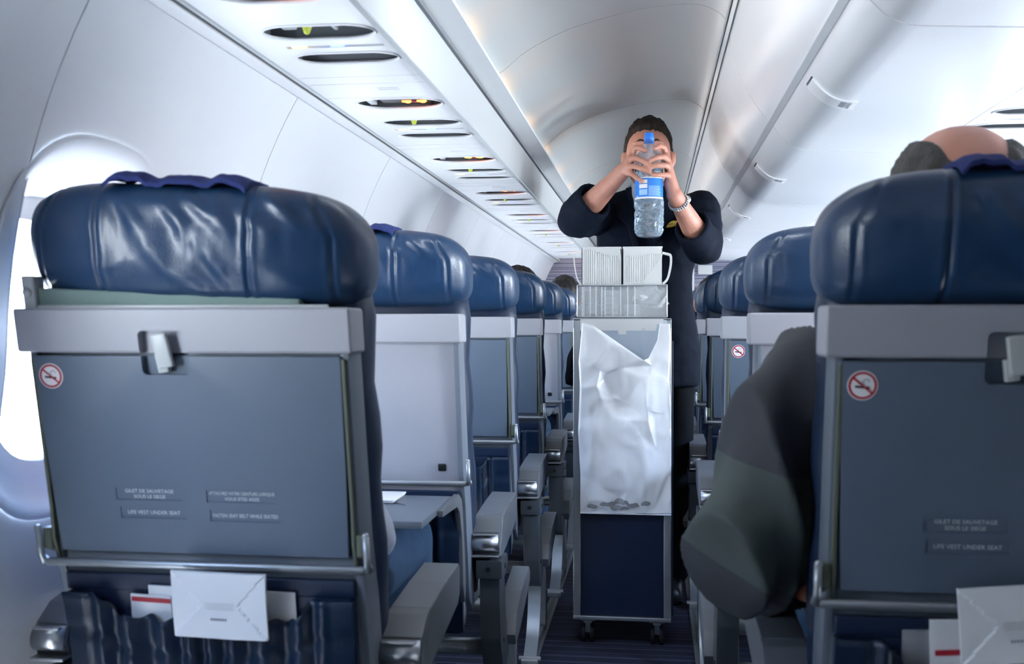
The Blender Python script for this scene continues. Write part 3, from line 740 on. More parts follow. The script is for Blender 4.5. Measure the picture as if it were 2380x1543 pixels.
def hinge_mesh():
    m = MB(); m.tube([(-0.240, -0.010, 0.669), (-0.228, -0.016, 0.666), (0.228, -0.016, 0.666), (0.240, -0.010, 0.669)], 0.0062, 12)
    for s in (-1, 1):
        m.tube([(sg(s)*0.236, -0.016, 0.664), (sg(s)*0.236, -0.020, 0.677), (sg(s)*0.236, -0.020, 0.716)], 0.0050, 10)
        m.ell((sg(s)*0.236, -0.020, 0.716), (0.0052, 0.0052, 0.005), 10, 6)
    m.xf(lean); return m.mesh('hinge_bar', 'alu')
def hem_mesh():
    m = MB(); m.box(-0.212, 0.212, -0.006, 0.006, 0.622, 0.648, 0.003); m.box(-0.205, 0.205, -0.0045, 0.0045, 0.34, 0.622)
    m.xf(lean); return m.mesh('pocket_back', 'leather_dark')
def cushion_mesh():
    m = MB(); rings = []
    for i in range(15):
        z = lerp(0.40, 1.06, i/14); w = 0.229-0.003*math.cos(i*1.7); ring = []
        for k in range(28):
            a = 2*PI*k/28; c, s_ = math.cos(a), math.sin(a)
            ring.append((w*math.copysign(abs(c)**0.35, c), 0.098+0.050*math.copysign(abs(s_)**0.6, s_)+0.004*math.sin(i*2.1), z))
        rings.append(ring)
    m.loft(rings); m.xf(lean); return m.mesh('back_cushion', 'leather_dark')
def seatpan_mesh():
    m = MB(); rings = []
    for i in range(13):
        y = lerp(0.20, 0.60, i/12); ring = []
        for k in range(28):
            a = 2*PI*k/28; c, s_ = math.cos(a), math.sin(a); e = 1-0.15*(abs(i-6)/6)**4
            ring.append((0.215*math.copysign(abs(c)**0.4, c)*e, y, 0.43+0.052*math.copysign(abs(s_)**0.6, s_)*e-0.02*(i/12-0.5)))
        rings.append(ring)
    m.loft(rings); return m.mesh('seat_cushion', 'leather')
def armrest_mesh(s):
    m = MB()
    x0, x1 = sorted((sg(s)*0.222, sg(s)*0.284)) if s > 0 else ((-0.322, -0.268) if s == -1 else (-0.284, -0.222))
    m.prism([(0.183, 0.490), (0.172, 0.515), (0.178, 0.543), (0.215, 0.566), (0.235, 0.570)], x0, x1, 'x', 0.003)
    m.prism([(0.237, 0.5705), (0.36, 0.580), (0.475, 0.585), (0.487, 0.578), (0.486, 0.530), (0.47, 0.515), (0.30, 0.488), (0.215, 0.478), (0.185, 0.489)], x0, x1, 'x', 0.004, seg=3)
    return weld(m.mesh('armrest', 'arm'), 30)
def armcap_mesh(s):
    m = MB(); xa, xb = (0.224, 0.282) if s > 0 else ((-0.320, -0.270) if s == -1 else (-0.282, -0.224)); m.tube([(xa, 0.178, 0.520), (xb, 0.178, 0.520)], 0.0195, 18)
    m.box(xa-0.002, xb+0.002, 0.160, 0.200, 0.489, 0.4935, 0.001); m.box(xa+0.004, xb-0.004, 0.158, 0.17, 0.537, 0.5405, 0.001)
    return m.mesh('pivot_cap', 'silver')
def stanchion_mesh(s):
    m = MB(); x0, x1 = sorted((sg(s)*0.240, sg(s)*0.286))
    m.prism([(0.162, 0.442), (0.160, 0.482), (0.245, 0.484), (0.262, 0.47), (0.255, 0.452), (0.22, 0.438)], *sorted((sg(s)*0.234, sg(s)*0.292)), 'x', 0.004)
    m.prism([(0.172, 0.445), (0.245, 0.445), (0.262, 0.40), (0.275, 0.34), (0.315, 0.27), (0.32, 0.235), (0.27, 0.205), (0.225, 0.225), (0.190, 0.30), (0.175, 0.38)], x0, x1, 'x', 0.006)
    m.tube([(sg(s)*0.2895, 0.21, 0.462), (sg(s)*0.2935, 0.21, 0.462)], 0.006, 10, 1); m.tube([(sg(s)*0.262, 0.1615, 0.464), (sg(s)*0.262, 0.1585, 0.464)], 0.005, 10, 1)
    m.tube([(sg(s)*0.285, 0.23, 0.29), (sg(s)*0.2885, 0.23, 0.29)], 0.005, 10, 1)
    return weld(m.mesh('stanchion', ['stanchion', 'black']), 30)
def trim_mesh(s):
    m = MB(); m.prism([(0.285, 0.285), (0.315, 0.330), (0.40, 0.358), (0.56, 0.382), (0.585, 0.368), (0.580, 0.338), (0.38, 0.270), (0.30, 0.258)], *sorted((sg(s)*0.262, sg(s)*0.306)), 'x', 0.006)
    return weld(m.mesh('side_trim', 'arm'), 30)
def rearleg_mesh(s):
    P = spline([(0.275, 0.24), (0.268, 0.16), (0.230, 0.08), (0.150, 0.022)], 6); m = MB(); rings = []
    for i, p in enumerate(P):
        t = (P[min(i+1, len(P)-1)]-P[max(0, i-1)]).normalized(); nn = Vector((-t.y, t.x)); w = 0.019
        rings.append([(sg(s)*0.264-w, p.x+nn.x*q, p.y+nn.y*q) if e < 0 else (sg(s)*0.264+w, p.x+nn.x*q, p.y+nn.y*q) for e, q in ((-1, -.007), (1, -.007), (1, .007), (-1, .007))])
    m.loft(rings, smooth=False)
    m.box(sg(s)*0.264-0.024, sg(s)*0.264+0.024, 0.125, 0.165, 0.006, 0.024, 0.003, mi=1); m.tube([(sg(s)*0.264-0.032, 0.145, 0.024), (sg(s)*0.264+0.032, 0.145, 0.024)], 0.008, 10, 1)
    return weld(m.mesh('rear_leg', ['alu', 'silver']), 30)
def frontleg_mesh(s):
    m = MB(); m.prism([(0.40, 0.30), (0.55, 0.345), (0.555, 0.30), (0.545, 0.02), (0.50, 0.006), (0.49, 0.03), (0.505, 0.24), (0.42, 0.26)], *sorted((sg(s)*0.252, sg(s)*0.276)), 'x', 0.003)
    m.prism([(0.15, 0.008), (0.50, 0.008), (0.50, 0.024), (0.16, 0.020)], *sorted((sg(s)*0.258, sg(s)*0.270)), 'x', 0.002)
    return weld(m.mesh('front_leg', 'alu'), 30)
def spar_mesh():
    m = MB()
    for y, z in ((0.255, 0.265), (0.47, 0.30)): m.tube([(-0.262, y, z), (0.262, y, z)], 0.019, 14)
    m.box(-0.20, 0.20, 0.22, 0.56, 0.335, 0.375, 0.01, mi=1)
    return m.mesh('cross_spar', ['alu', 'dark_grey'])
def trayflat_mesh():
    m = MB(); m.box(-0.205, 0.205, -0.255, 0.035, 0.630, 0.644, 0.004, 2); me = m.mesh('b', 'frame')
    c = MB(); c.loft([[(0.10+0.038*math.cos(a), -0.10+0.038*math.sin(a), z) for a in [2*PI*k/28 for k in range(28)]] for z in (0.642, 0.66)], smooth=False)
    return weld(bool_diff(me, c), 30)
def trayarm_flat(s):
    m = MB(); m.prism([(-0.12, 0.640), (0.05, 0.646), (0.085, 0.63), (0.115, 0.56), (0.135, 0.44), (0.12, 0.40), (0.10, 0.44), (0.088, 0.55), (0.06, 0.605), (0.03, 0.622), (-0.12, 0.628)], *sorted((sg(s)*0.2055, sg(s)*0.2175)), 'x', 0.003)
    return weld(m.mesh('tray_arm', 'arm'), 30)
def dot_mesh():
    m = MB(); m.box(0.168, 0.185, 0.0005, 0.006, 0.690, 0.706, 0.003); m.xf(lean); return m.mesh('latch_hole', 'black')
CM = {}
def cm(key, fn, *a):
    if key not in CM: CM[key] = fn(*a)
    return CM[key]
def seat_parts(root, dx, tray_down, arms=(-1, 1), sticker=True, low=False):
    def add(name, me, parent=None, x=dx):
        return new_obj(name, me, parent or root, (x, 0, 0) if parent is None else None)
    sh = add('back_shell', cm('shell%d' % tray_down, shell_mesh, tray_down))
    for s in (-1, 1): add('side_rail', cm('rail%d' % s, side_rail_mesh, s))
    add('upper_band', cm('band', band_mesh)); add('latch', cm('latch', latch_mesh))
    h = add('headrest', cm('head', headrest_mesh)); add('headrest_strap', cm('strap', strap_mesh), h)
    add('back_cushion', cm('cush', cushion_mesh)); add('seat_cushion', cm('pan', seatpan_mesh))
    if tray_down:
        add('latch_hole', cm('dot', dot_mesh)); add('tray_table', cm('flat', trayflat_mesh))
        for s in (-1, 1): add('tray_arm', cm('fa%d' % s, trayarm_flat, s))
    else:
        t = add('tray_table', cm('tray', tray_mesh)); add('lettering', cm('let', lettering_mesh), t)
        if sticker: add('no_smoking_sticker', cm('stick', sticker_mesh), t)
        for s in (-1, 1): add('tray_arm', cm('ta%d' % s, arms_mesh, s))
    add('hinge_bar', cm('hinge', hinge_mesh)); add('pocket_back', cm('hem', hem_mesh)); add('seat_pocket', cm('pocket', pocket_mesh))
    add('cross_spar', cm('spar', spar_mesh))
    for s in arms:
        a = add('armrest', cm('arm%d' % s, armrest_mesh, s)); add('pivot_cap', cm('cap%d' % s, armcap_mesh, s), a)
        add('stanchion', cm('st%d' % s, stanchion_mesh, s)); add('side_trim', cm('tr%d' % s, trim_mesh, s))
        add('leg', cm('rl%d' % s, rearleg_mesh, s)); add('leg', cm('fl%d' % s, frontleg_mesh, s))
LY = [1.33+0.79*k for k in range(8)]; RY = [1.24] + [1.23+0.79*k for k in range(1, 8)]
BACK = (-1, -2, -3)   # rows beside and behind the camera: they shade the cabin like the ones in view
LX, RX = -0.617, 0.432
lab_l = ['single navy leather seat nearest the camera on the left, tray folded up',
         'left single seat with its tray lowered and plain pale back, second from the camera',
         'left single navy seat with tray up, third from the camera',
         'left single navy seat fourth from the camera, dark-haired passenger in it',
         'left single seat with plain back and lowered tray, fifth from the camera',
         'left single navy seat sixth from the camera, beside the trolley top',
         'left single seat seventh from the camera, hidden behind the trolley', 'left single seat nearest the bulkhead, hidden behind the trolley']
for k, y in enumerate(LY):
    r = thing('single_seat', lab_l[k], 'seat', (LX, y, 0), 0, 'single seats on the left of the aisle')
    seat_parts(r, 0, k in (1, 4), sticker=(k == 0))
    if k == 0:
        h = [c for c in r.children if c.name.startswith('headrest')][0]
        h.rotation_euler = (0, math.radians(2.2), 0); h.location = (-0.040, 0, -0.008)
        m = MB(); m.prism([(-0.205, 1.018), (0.16, 1.018), (0.16, 1.034), (-0.205, 1.05)], 0.0, 0.04, 'y', 0.003); m.xf(lean); build(m, 'foam_strip', 'foam', r)
        m = MB(); m.box(-0.205, 0.20, -0.006, 0.0, 1.020, 1.0265, 0.002); m.xf(lean); build(m, 'glue_line', 'rail', r)
        m = MB(); m.box(-0.224, -0.206, -0.006, 0.02, 1.018, 1.066, 0.003); m.tube([(-0.216, -0.006, 1.043), (-0.216, -0.010, 1.043)], 0.006, 12); m.xf(lean); build(m, 'headrest_bracket', 'rail', r)
for k in BACK:
    if k < -1:
      r = thing('single_seat', 'left single navy seat, %s the photographer' % ['beside', 'one row behind', 'two rows behind'][-k-1], 'seat', (LX, 1.33+0.79*k, 0), 0, 'single seats on the left of the aisle'); seat_parts(r, 0, False, arms=(-1,))
    r = thing('double_seat', 'right double navy seat, %s the photographer' % ['beside', 'one row behind', 'two rows behind'][-k-1], 'seat', (RX, 1.18+0.79*k, 0), 0, 'double seats on the right of the aisle'); seat_parts(r, 0, False, arms=()); seat_parts(r, 0.50, False, arms=(1,), sticker=False)
lab_r = ['double navy seat nearest the camera on the right, bald passenger in it', 'right double seat with plain pale back, second from the camera behind the grey jacket sleeve',
         'right double seat with a small no smoking sticker, third from the camera', 'right double seat fourth from the camera, glossy dark headrest',
         'right double seat fifth from the camera, brown-haired passenger in it', 'right double seat sixth from the camera, nearly hidden', 'right double seat seventh from the camera, nearly hidden', 'right double seat nearest the striped bulkhead']
for k, y in enumerate(RY):
    r = thing('double_seat', lab_r[k], 'seat', (RX if k == 0 else 0.418, y, 0), 0, 'double seats on the right of the aisle')
    n_before = set(COL.objects)
    seat_parts(r, 0, k in (1,), arms=(-2,), sticker=(k in (0, 2))); seat_parts(r, 0.50, False, arms=(-1, 1) if y < 6 else (-1,), sticker=False)
    for c in list(r.children):
        if c.name.startswith('headrest') and k < 3: c.location.z = (-0.020, -0.010, -0.007)[k]
# ------------------------------------------------------------------ paper things in the pockets, tray things
def on_lean(z, off=0): return (1.03-z)*LEAN+off
def sheet(w, h, th, nx=8, nz=8, fn=None, mi=0):
    m = MB(); vs = []
    for j in range(nz+1):
        for i in range(nx+1):
            x = -w/2+w*i/nx; z = -h/2+h*j/nz; vs.append((x, fn(x, z) if fn else 0, z))
    n0 = nx+1; fs = [(j*n0+i, j*n0+i+1, (j+1)*n0+i+1, (j+1)*n0+i) for j in range(nz) for i in range(nx)]; k = len(vs)
    per = list(range(n0)) + [j*n0+nx for j in range(1, nz+1)] + [nz*n0+i for i in range(nx-1, -1, -1)] + [j*n0 for j in range(nz-1, 0, -1)]
    m.add(vs+[(x, y+th, z) for x, y, z in vs], fs+[tuple(a+k for a in f[::-1]) for f in fs]+[(per[a], per[(a+1) % len(per)], per[(a+1) % len(per)]+k, per[a]+k) for a in range(len(per))], mi, False)
    return m
def sick_bag(label, loc, rotx, roty, rotz):
    w, h = 0.134, 0.095
    def f(x, z):
        u, v = x/(w/2), z/(h/2); y = -0.0035
        # envelope folds: two triangles whose points meet near the middle line
        d1 = (u+1) - (1-abs(v))*0.62; y += -0.0022*(1 if d1 > 0 else 0)
        d2 = (1-u) - (1-abs(v))*0.62; y += -0.0016*(1 if d2 > 0 else 0)
        y += 0.0010*math.sin(u*3+1)*math.cos(v*2.2) + 0.0006*noise.noise(Vector((x*60, z*60, 2)))
        return y
    r = build(sheet(w, h, 0.005, 44, 34, f), 'paper_bag', 'paper'); r.location = loc; r.rotation_euler = (rotx, roty, rotz)
    tag(r, label, 'paper bag')
    ms = MB()
    for i in range(7): ms.box(-0.012+i*0.0034, -0.012+i*0.0034+0.0022, -0.0088, -0.0082, -0.0205, -0.0175)
    for i in range(4): ms.box(-0.020, 0.022, -0.0075, -0.0070, 0.0035-i*0.0028, 0.0039-i*0.0028, mi=1)
    build(ms, 'printed_mark', ['pglow', 'rail'], r)
    return r
zb = 0.622
sick_bag('white paper sickness bag sticking out of the nearest left seat pocket', (LX+0.0325, LY[0]+on_lean(zb)-0.041, zb-0.004), math.radians(10), math.radians(1.0), 0)
sick_bag('white paper sickness bag tilted in the nearest right seat pocket', (RX-0.010, RY[0]+on_lean(0.60)-0.044, 0.655), math.radians(10), math.radians(-6), 0)
def card(name, label, cat, w, h, loc, roty, mats='paper', fn=None):
    o = build(sheet(w, h, 0.0025, 12, 8, fn), name, mats); o.location = loc; o.rotation_euler = (math.radians(11.5), math.radians(roty), 0); tag(o, label, cat); return o
card('booklet', 'wide white booklet in the nearest left seat pocket behind the paper bag', 'booklet', 0.215, 0.10, (LX+0.020, LY[0]+on_lean(.582)-0.0115, 0.582), 1.0)
b2 = card('leaflet', 'small red and white leaflet at the left edge of the nearest left pocket', 'leaflet', 0.06, 0.08, (LX-0.084, LY[0]+on_lean(.58)-0.0145, 0.580), 2)
m = MB(); m.box(-0.028, 0.03, -0.0012, -0.0002, 0.030, 0.0365, 0); build(m, 'red_strip', 'red', b2)
b3 = card('folded_magazine', 'pale folded magazine in the nearest right seat pocket beside the paper bag', 'magazine', 0.09, 0.10, (RX-0.058, RY[0]+on_lean(.60)-0.018, 0.606), -4, fn=lambda x, z: -0.006*math.cos(x*16))
m = MB(); m.box(-0.04, 0.03, -0.0082, -0.0062, 0.006, 0.012, 0); m.box(-0.01, 0.005, -0.0082, -0.0062, 0.022, 0.026, 0, mi=1); build(m, 'printed_mark', ['red', 'pglow'], b3)
card('plastic_sleeve', 'small clear plastic sleeve at the left of the nearest right pocket', 'sleeve', 0.07, 0.08, (RX-0.098, RY[0]+on_lean(.60)-0.012, 0.596), -2, 'drawer')
m = MB(); m.box(-0.08, 0.0, -0.05, 0.06, 0, 0.004, 0.001); m.box(-0.075, 0.004, -0.055, 0.05, 0.0045, 0.0075, 0.001)
o = build(m, 'folded_newspaper', 'paper', loc=(LX+0.105, LY[1]-0.02, 0.6445)); tag(o, 'folded white paper lying on the lowered tray of the second left seat', 'newspaper')

# ------------------------------------------------------------------ service trolley
TX, TY = -0.0915, 3.275; HW = 0.151; TD = 0.42; ZB, ZT = 0.083, 1.020
tr = thing('service_trolley', 'narrow aluminium service trolley with navy door standing in the aisle', 'trolley', (TX, TY, 0))
m = MB()
for s in (-1, 1):
    m.box(*sorted((s*(HW-0.023), s*HW)), 0.0, 0.03, ZB, ZT, 0.003); m.box(*sorted((s*(HW-0.023), s*HW)), TD-0.03, TD, ZB, ZT, 0.003)
    m.box(*sorted((s*(HW-0.004), s*HW)), 0.0, TD, ZT-0.03, ZT, 0.001); m.box(*sorted((s*(HW-0.004), s*HW)), 0.0, TD, ZB, ZB+0.03, 0.001)
m.box(-HW, HW, 0.0, TD, ZT-0.008, ZT, 0.002); m.box(-HW, HW, -0.002, TD, ZB, ZB+0.012, 0.002)
m.box(-HW+0.02, HW-0.02, 0.0, 0.02, ZT-0.04, ZT-0.008)
build(m, 'trolley_frame', 'alu', tr)
m = MB(); m.box(-HW+0.023, HW-0.023, 0.008, 0.022, ZB+0.012, ZT-0.04, 0.002); d = build(m, 'trolley_door', 'navy_panel', tr)
m = MB()
for s in (-1, 1): m.box(*sorted((s*(HW-0.0035), s*(HW-0.0005))), 0.03, TD-0.03, ZB+0.03, ZT-0.03)
m.box(-HW+0.02, HW-0.02, TD-0.02, TD-0.008, ZB, ZT-0.01); build(m, 'side_panel', 'navy_panel', tr)
m = MB()
m.box(HW, HW+0.006, 0.012, 0.05, 0.10, 0.95, 0.002); build(m, 'bumper_strip', 'navy_panel', tr)
for sx in (-1, 1):
    for yy in (0.055, TD-0.055):
        m = MB(); m.box(sx*0.108-0.024, sx*0.108+0.024, yy-0.03, yy+0.03, 0.072, ZB, 0.003); m.box(sx*0.108-0.013, sx*0.108+0.013, yy-0.01, yy+0.014, 0.03, 0.074, 0.003)
        c = build(m, 'castor', 'alu', tr)
        m = MB()
        for q in (-0.019, 0.008): m.tube([(sx*0.108+q, yy, 0.0312), (sx*0.108+q+0.011, yy, 0.0312)], 0.0310, 22)
        build(m, 'castor_wheel', 'rubber', c)
for s in (-1,):
    m = MB(); m.box(-0.012, 0.012, -0.006, 0.0, 0.0, 0.03, 0.003)
# card lining at the top of the door with a tab
m = MB(); m.prism([(-0.128, 0.0), (-0.128, -0.036), (-0.012, -0.036), (-0.010, -0.048), (0.012, -0.048), (0.014, -0.036), (0.126, -0.036), (0.126, 0.0)], -0.0165, -0.0150, 'y')
o = build(m, 'white_card', 'psu', loc=(TX, TY, ZT-0.002)); tag(o, 'white card strip with a small tab taped across the trolley front top', 'card')

# crumpled waste bag: folded film from control points (x, z, bulge) in metres from the trolley's top centre
def px2(px, py):
    p = W(px, py, TY-0.01); return (p.x-TX, p.z)
def folded(name, pts, outline_n, mats, parent, sub, jitter, thick, extra=(), y0=-0.010, clampz=None):
    co = [Vector(px2(a, b)) for a, b, c in pts]; dep = [c for a, b, c in pts]
    edges = [(i, (i+1) % outline_n) for i in range(outline_n)] + list(extra)
    r = geometry.delaunay_2d_cdt(co, edges, [], 1, 1e-5)
    b = bmesh.new(); vs = []
    for v, orig in zip(r[0], r[3]):
        dd = dep[orig[0]] if orig else sum(dep)/len(dep)
        vs.append(b.verts.new((v.x, y0-dd, v.y)))
    for f in r[2]:
        try: b.faces.new([vs[i] for i in f])
        except ValueError: pass
    for it in range(sub):
        bmesh.ops.subdivide_edges(b, edges=b.edges[:], cuts=1, use_grid_fill=True, smooth=0.0)
        if it < sub: bmesh.ops.smooth_vert(b, verts=[v for v in b.verts if not v.is_boundary], factor=0.20, use_axis_x=False, use_axis_y=True, use_axis_z=False)
    for v in b.verts:
        x, y, z = v.co
        rd = 1-abs(noise.noise(Vector((x*14, 4, z*9))))*2
        v.co.y -= jitter*(max(0, rd)**3*1.6 + 0.5*noise.noise(Vector((x*50, 1, z*24))))
        if v.co.y > -0.006: v.co.y = -0.006
    for f in b.faces: f.smooth = True
    me = bpy.data.meshes.new(name); b.to_mesh(me); b.free(); me.materials.append(M[mats])
    o = new_obj(name, me, parent)
    s = o.modifiers.new('thickness', 'SOLIDIFY'); s.thickness = thick; s.offset = 1
    return o
wb = thing('waste_bag', 'crumpled white plastic waste bag hanging down the front of the trolley', 'plastic bag', (TX, TY, 0))
back = [(1352, 746, .004), (1548, 744, .004), (1559, 790, .006), (1560, 1192, .006), (1350, 1190, .006), (1347, 900, .005),
        (1440, 800, .005), (1500, 900, .008), (1520, 800, .009), (1545, 870, .006), (1555, 1000, .010), (1450, 1000, .006)]
folded('back_layer', back, 6, 'film', wb, 4, 0.0012, 0.0004)
front = [(1354, 750, .010), (1381, 757, .016), (1440, 798, .022), (1496, 836, .030), (1507, 832, .020), (1528, 790, .013), (1534, 752, .010), (1557, 752, .010), (1559, 800, .012), (1556, 880, .008),
         (1560, 1000, .010), (1560, 1100, .012), (1560, 1160, .018), (1560, 1191, .012), (1500, 1191, .016), (1430, 1192, .014), (1349, 1190, .012), (1350, 1100, .020), (1345, 1000, .024), (1349, 900, .022), (1346, 840, .020),
         (1370, 830, .030), (1395, 860, .034), (1410, 868, .014), (1405, 880, .012), (1388, 897, .040), (1440, 855, .020), (1490, 850, .012), (1515, 850, .020), (1510, 870, .026),
         (1420, 918, .016), (1458, 926, .014), (1495, 876, .036), (1400, 930, .030), (1415, 950, .032), (1440, 945, .016), (1475, 945, .020), (1428, 970, .036), (1460, 975, .034), (1505, 950, .034), (1506, 975, .036),
         (1520, 960, .022), (1545, 960, .014), (1480, 1000, .034), (1420, 1040, .036), (1380, 1000, .036), (1370, 1080, .034), (1450, 1080, .040), (1500, 1040, .034), (1525, 1040, .022), (1545, 1060, .012),
         (1400, 1130, .032), (1460, 1135, .034), (1515, 1120, .030), (1540, 1140, .014), (1370, 1160, .022), (1405, 1158, .034), (1440, 1152, .018), (1475, 1160, .032), (1510, 1165, .020), (1365, 1178, .014), (1400, 1180, .014), (1450, 1180, .016), (1520, 1180, .012)]
ext = [(22, 25), (25, 33), (33, 34), (34, 37), (24, 26), (26, 3), (25, 24), (32, 39), (39, 49), (2, 22), (29, 32), (30, 36), (5, 28)]
folded('front_layer', front, 21, 'bagwhite', wb, 3, 0.0026, 0.0006, extra=ext)
rb = MB(); a = px2(1349, 1187); b_ = px2(1560, 1187); rb.box(a[0], b_[0], -0.026, -0.020, a[1]-0.006, a[1]-0.001, 0.001); build(rb, 'bottom_seam', 'bagwhite', wb)
sm = MB()
for px_, py_, rx_, rz_ in ((1378, 1174, .018, .006), (1412, 1168, .030, .011), (1446, 1163, .026, .010), (1472, 1170, .024, .011), (1440, 1178, .034, .006), (1500, 1168, .018, .007)):
    q_ = px2(px_, py_); sm.ell((q_[0], -0.022, q_[1]), (rx_, 0.022, rz_), 20, 12)
sm.xf(lambda v: v + Vector((0, 0, 0.006*noise.noise(v*60)))); build(sm, 'bag_contents', 'contents', wb)

# clear ribbed drawer on the trolley with cups and ice
dr = thing('clear_drawer', 'clear ribbed plastic drawer standing on top of the trolley', 'plastic drawer', (TX-0.001, TY+0.02, ZT+0.001))
m = MB(); w_, h_, dp = 0.1375, 0.104, 0.36
for x0, x1, y0_, y1_ in ((-w_, w_, 0, 0.003), (-w_, w_, dp-0.003, dp), (-w_, -w_+0.003, 0.003, dp-0.003), (w_-0.003, w_, 0.003, dp-0.003)): m.box(x0, x1, y0_, y1_, 0, h_)
m.box(-w_+.003, w_-.003, 0.003, dp-0.003, 0, 0.003)
build(m, 'drawer_wall', 'drawer', dr)
m = MB()
for i, x in enumerate((-0.122, -0.118, -0.098, -0.080, -0.062, -0.052, -0.028, -0.004, 0.018, 0.040)): m.box(x-0.0012, x+0.0012, -0.002, 0.0, 0.004, h_-0.006, 0.0005)
build(m, 'vertical_rib', 'ice', dr)
m = MB()
for z in (0.002, h_-0.004): m.box(-w_-0.003, w_+0.003, -0.004, -0.0005, z, z+0.004, 0.001); 
for s in (-1, 1):
    m.box(*sorted((s*w_, s*(w_+0.003))), -0.004, 0.02, 0.002, h_, 0.001)
    m.prism([(s*(w_), 0.040), (s*(w_+0.009), 0.044), (s*(w_+0.004), 0.050), (s*(w_), 0.052)], -0.003, 0.010, 'y')
build(m, 'drawer_rim', 'silver', dr)
for k, (x, r, h) in enumerate(((-0.100, 0.030, 0.094), (-0.034, 0.031, 0.094), (0.030, 0.030, 0.05))):
    m = MB(); prof = []
    for q in range(6): z = 0.004+q*(h-0.01)/6; prof += [(r*0.86, z), (r, z+(h-0.01)/6*0.7), (r*0.97, z+(h-0.01)/6*0.9)]
    m.lathe([(0.001, 0.004)] + prof, 22, (TX+x, TY+0.058, ZT+0.001))
    tag(build(m, 'stacked_cups', 'ice'), 'stack of clear plastic cups in the drawer, %s' % ['leftmost', 'middle one', 'short one below the crinkled ice bag'][k], 'cups', 'clear cups in the drawer')
m = MB(); m.ell((TX+0.082, TY+0.070, ZT+0.066), (0.050, 0.045, 0.034), 60, 44)
m.ell((TX+0.118, TY+0.050, ZT+0.070), (0.016, 0.022, 0.020), 24, 16)
def dj(v):
    n_ = noise.noise(v*38)*0.026+abs(noise.noise(v*95))*0.016-0.004; c_ = Vector((TX+0.082, TY+0.07, ZT+0.066)); return v+(v-c_).normalized()*n_*0.6
m.xf(dj); o = build(m, 'ice_bag', 'ice'); tag(o, 'crinkled clear bag of ice at the right end of the clear drawer', 'ice bag')

# two ribbed ivory jugs
def jug(loc, side, label, diag):
    r = thing('ribbed_jug', label, 'jug', loc, 0, 'ivory jugs on the trolley')
    w_, h_, dp = 0.0615, 0.118, 0.11; b = bmesh.new(); m = MB(); nx, nz = 88, 30
    vs = []
    for j in range(nz+1):
        for i in range(nx+1):
            x = -w_+2*w_*i/nx; z = h_*j/nz; u = (x+w_)/(2*w_)
            if diag: top = 0.090-0.010*u*0 ; on = 1 if (0.06 < u and z < 0.090-0.004*math.sin(u*6) and z > 0.004+max(0, (u-0.50))*0.175) else 0
            else: on = 1 if (u > 0.06 and z < 0.108-0.018*min(1, max(0, u)/0.8)**1.2+0.003*math.sin(u*7)) else 0
            y = 0.0030*on*(0.5+0.5*math.cos(x*2*PI/0.0068))
            vs.append((x, y, z))
    n0 = nx+1
    m.add(vs, [(j*n0+i, j*n0+i+1, (j+1)*n0+i+1, (j+1)*n0+i) for j in range(nz) for i in range(nx)], 0, False)
    m.box(-w_, w_, 0.0034, dp, 0, h_-0.004, 0.002); m.box(-w_, -w_+0.002, 0, 0.004, 0, h_); m.box(w_-0.002, w_, 0, 0.004, 0, h_)
    m.box(-w_-0.0004, w_+0.0004, -0.0008, dp+0.001, h_-0.006, h_, 0.0008)
    build(m, 'jug_body', 'jug', r)
    P = spline([(0.052, h_-0.016), (0.078, h_-0.022), (0.0865, h_-0.026), (0.0885, h_-0.040), (0.0865, 0.055), (0.078, 0.020), (0.064, 0.004), (0.056, 0.003)], 5) if side > 0 else spline([(0.052, h_-0.010), (0.070, h_-0.016), (0.0865, h_-0.019), (0.0885, h_-0.028), (0.0855, 0.055), (0.078, 0.020), (0.066, 0.003), (0.056, 0.003)], 5)
    hm_ = MB(); rings = []; hy = 0.012 if side < 0 else 0.03; th = 0.0016 if side < 0 else 0.0035
    for i, p in enumerate(P):
        t = (P[min(i+1, len(P)-1)]-P[max(0, i-1)]).normalized(); nn = Vector((-t.y, t.x))*th
        rings.append([(side*(p.x+nn.x), 0.03, p.y+nn.y), (side*(p.x+nn.x), 0.03+hy, p.y+nn.y), (side*(p.x-nn.x), 0.03+hy, p.y-nn.y), (side*(p.x-nn.x), 0.03, p.y-nn.y)])
    hm_.loft(rings, smooth=False); o = build(hm_, 'jug_handle', 'jug', r); weld(o.data)
jug((TX-0.0655, TY+0.035, ZT+0.106), -1, 'left ivory ribbed jug on the trolley, thin handle on its left', False)
jug((TX+0.0625, TY+0.035, ZT+0.106), 1, 'right ivory ribbed jug with diagonal rib edge, thick handle on its right', True)
m = MB(); m.box(-0.13, 0.13, 0.02, 0.34, 0, 0.003, 0.001); o = build(m, 'drawer_lid', 'drawer', dr); o.location = (0, 0, 0.1035)
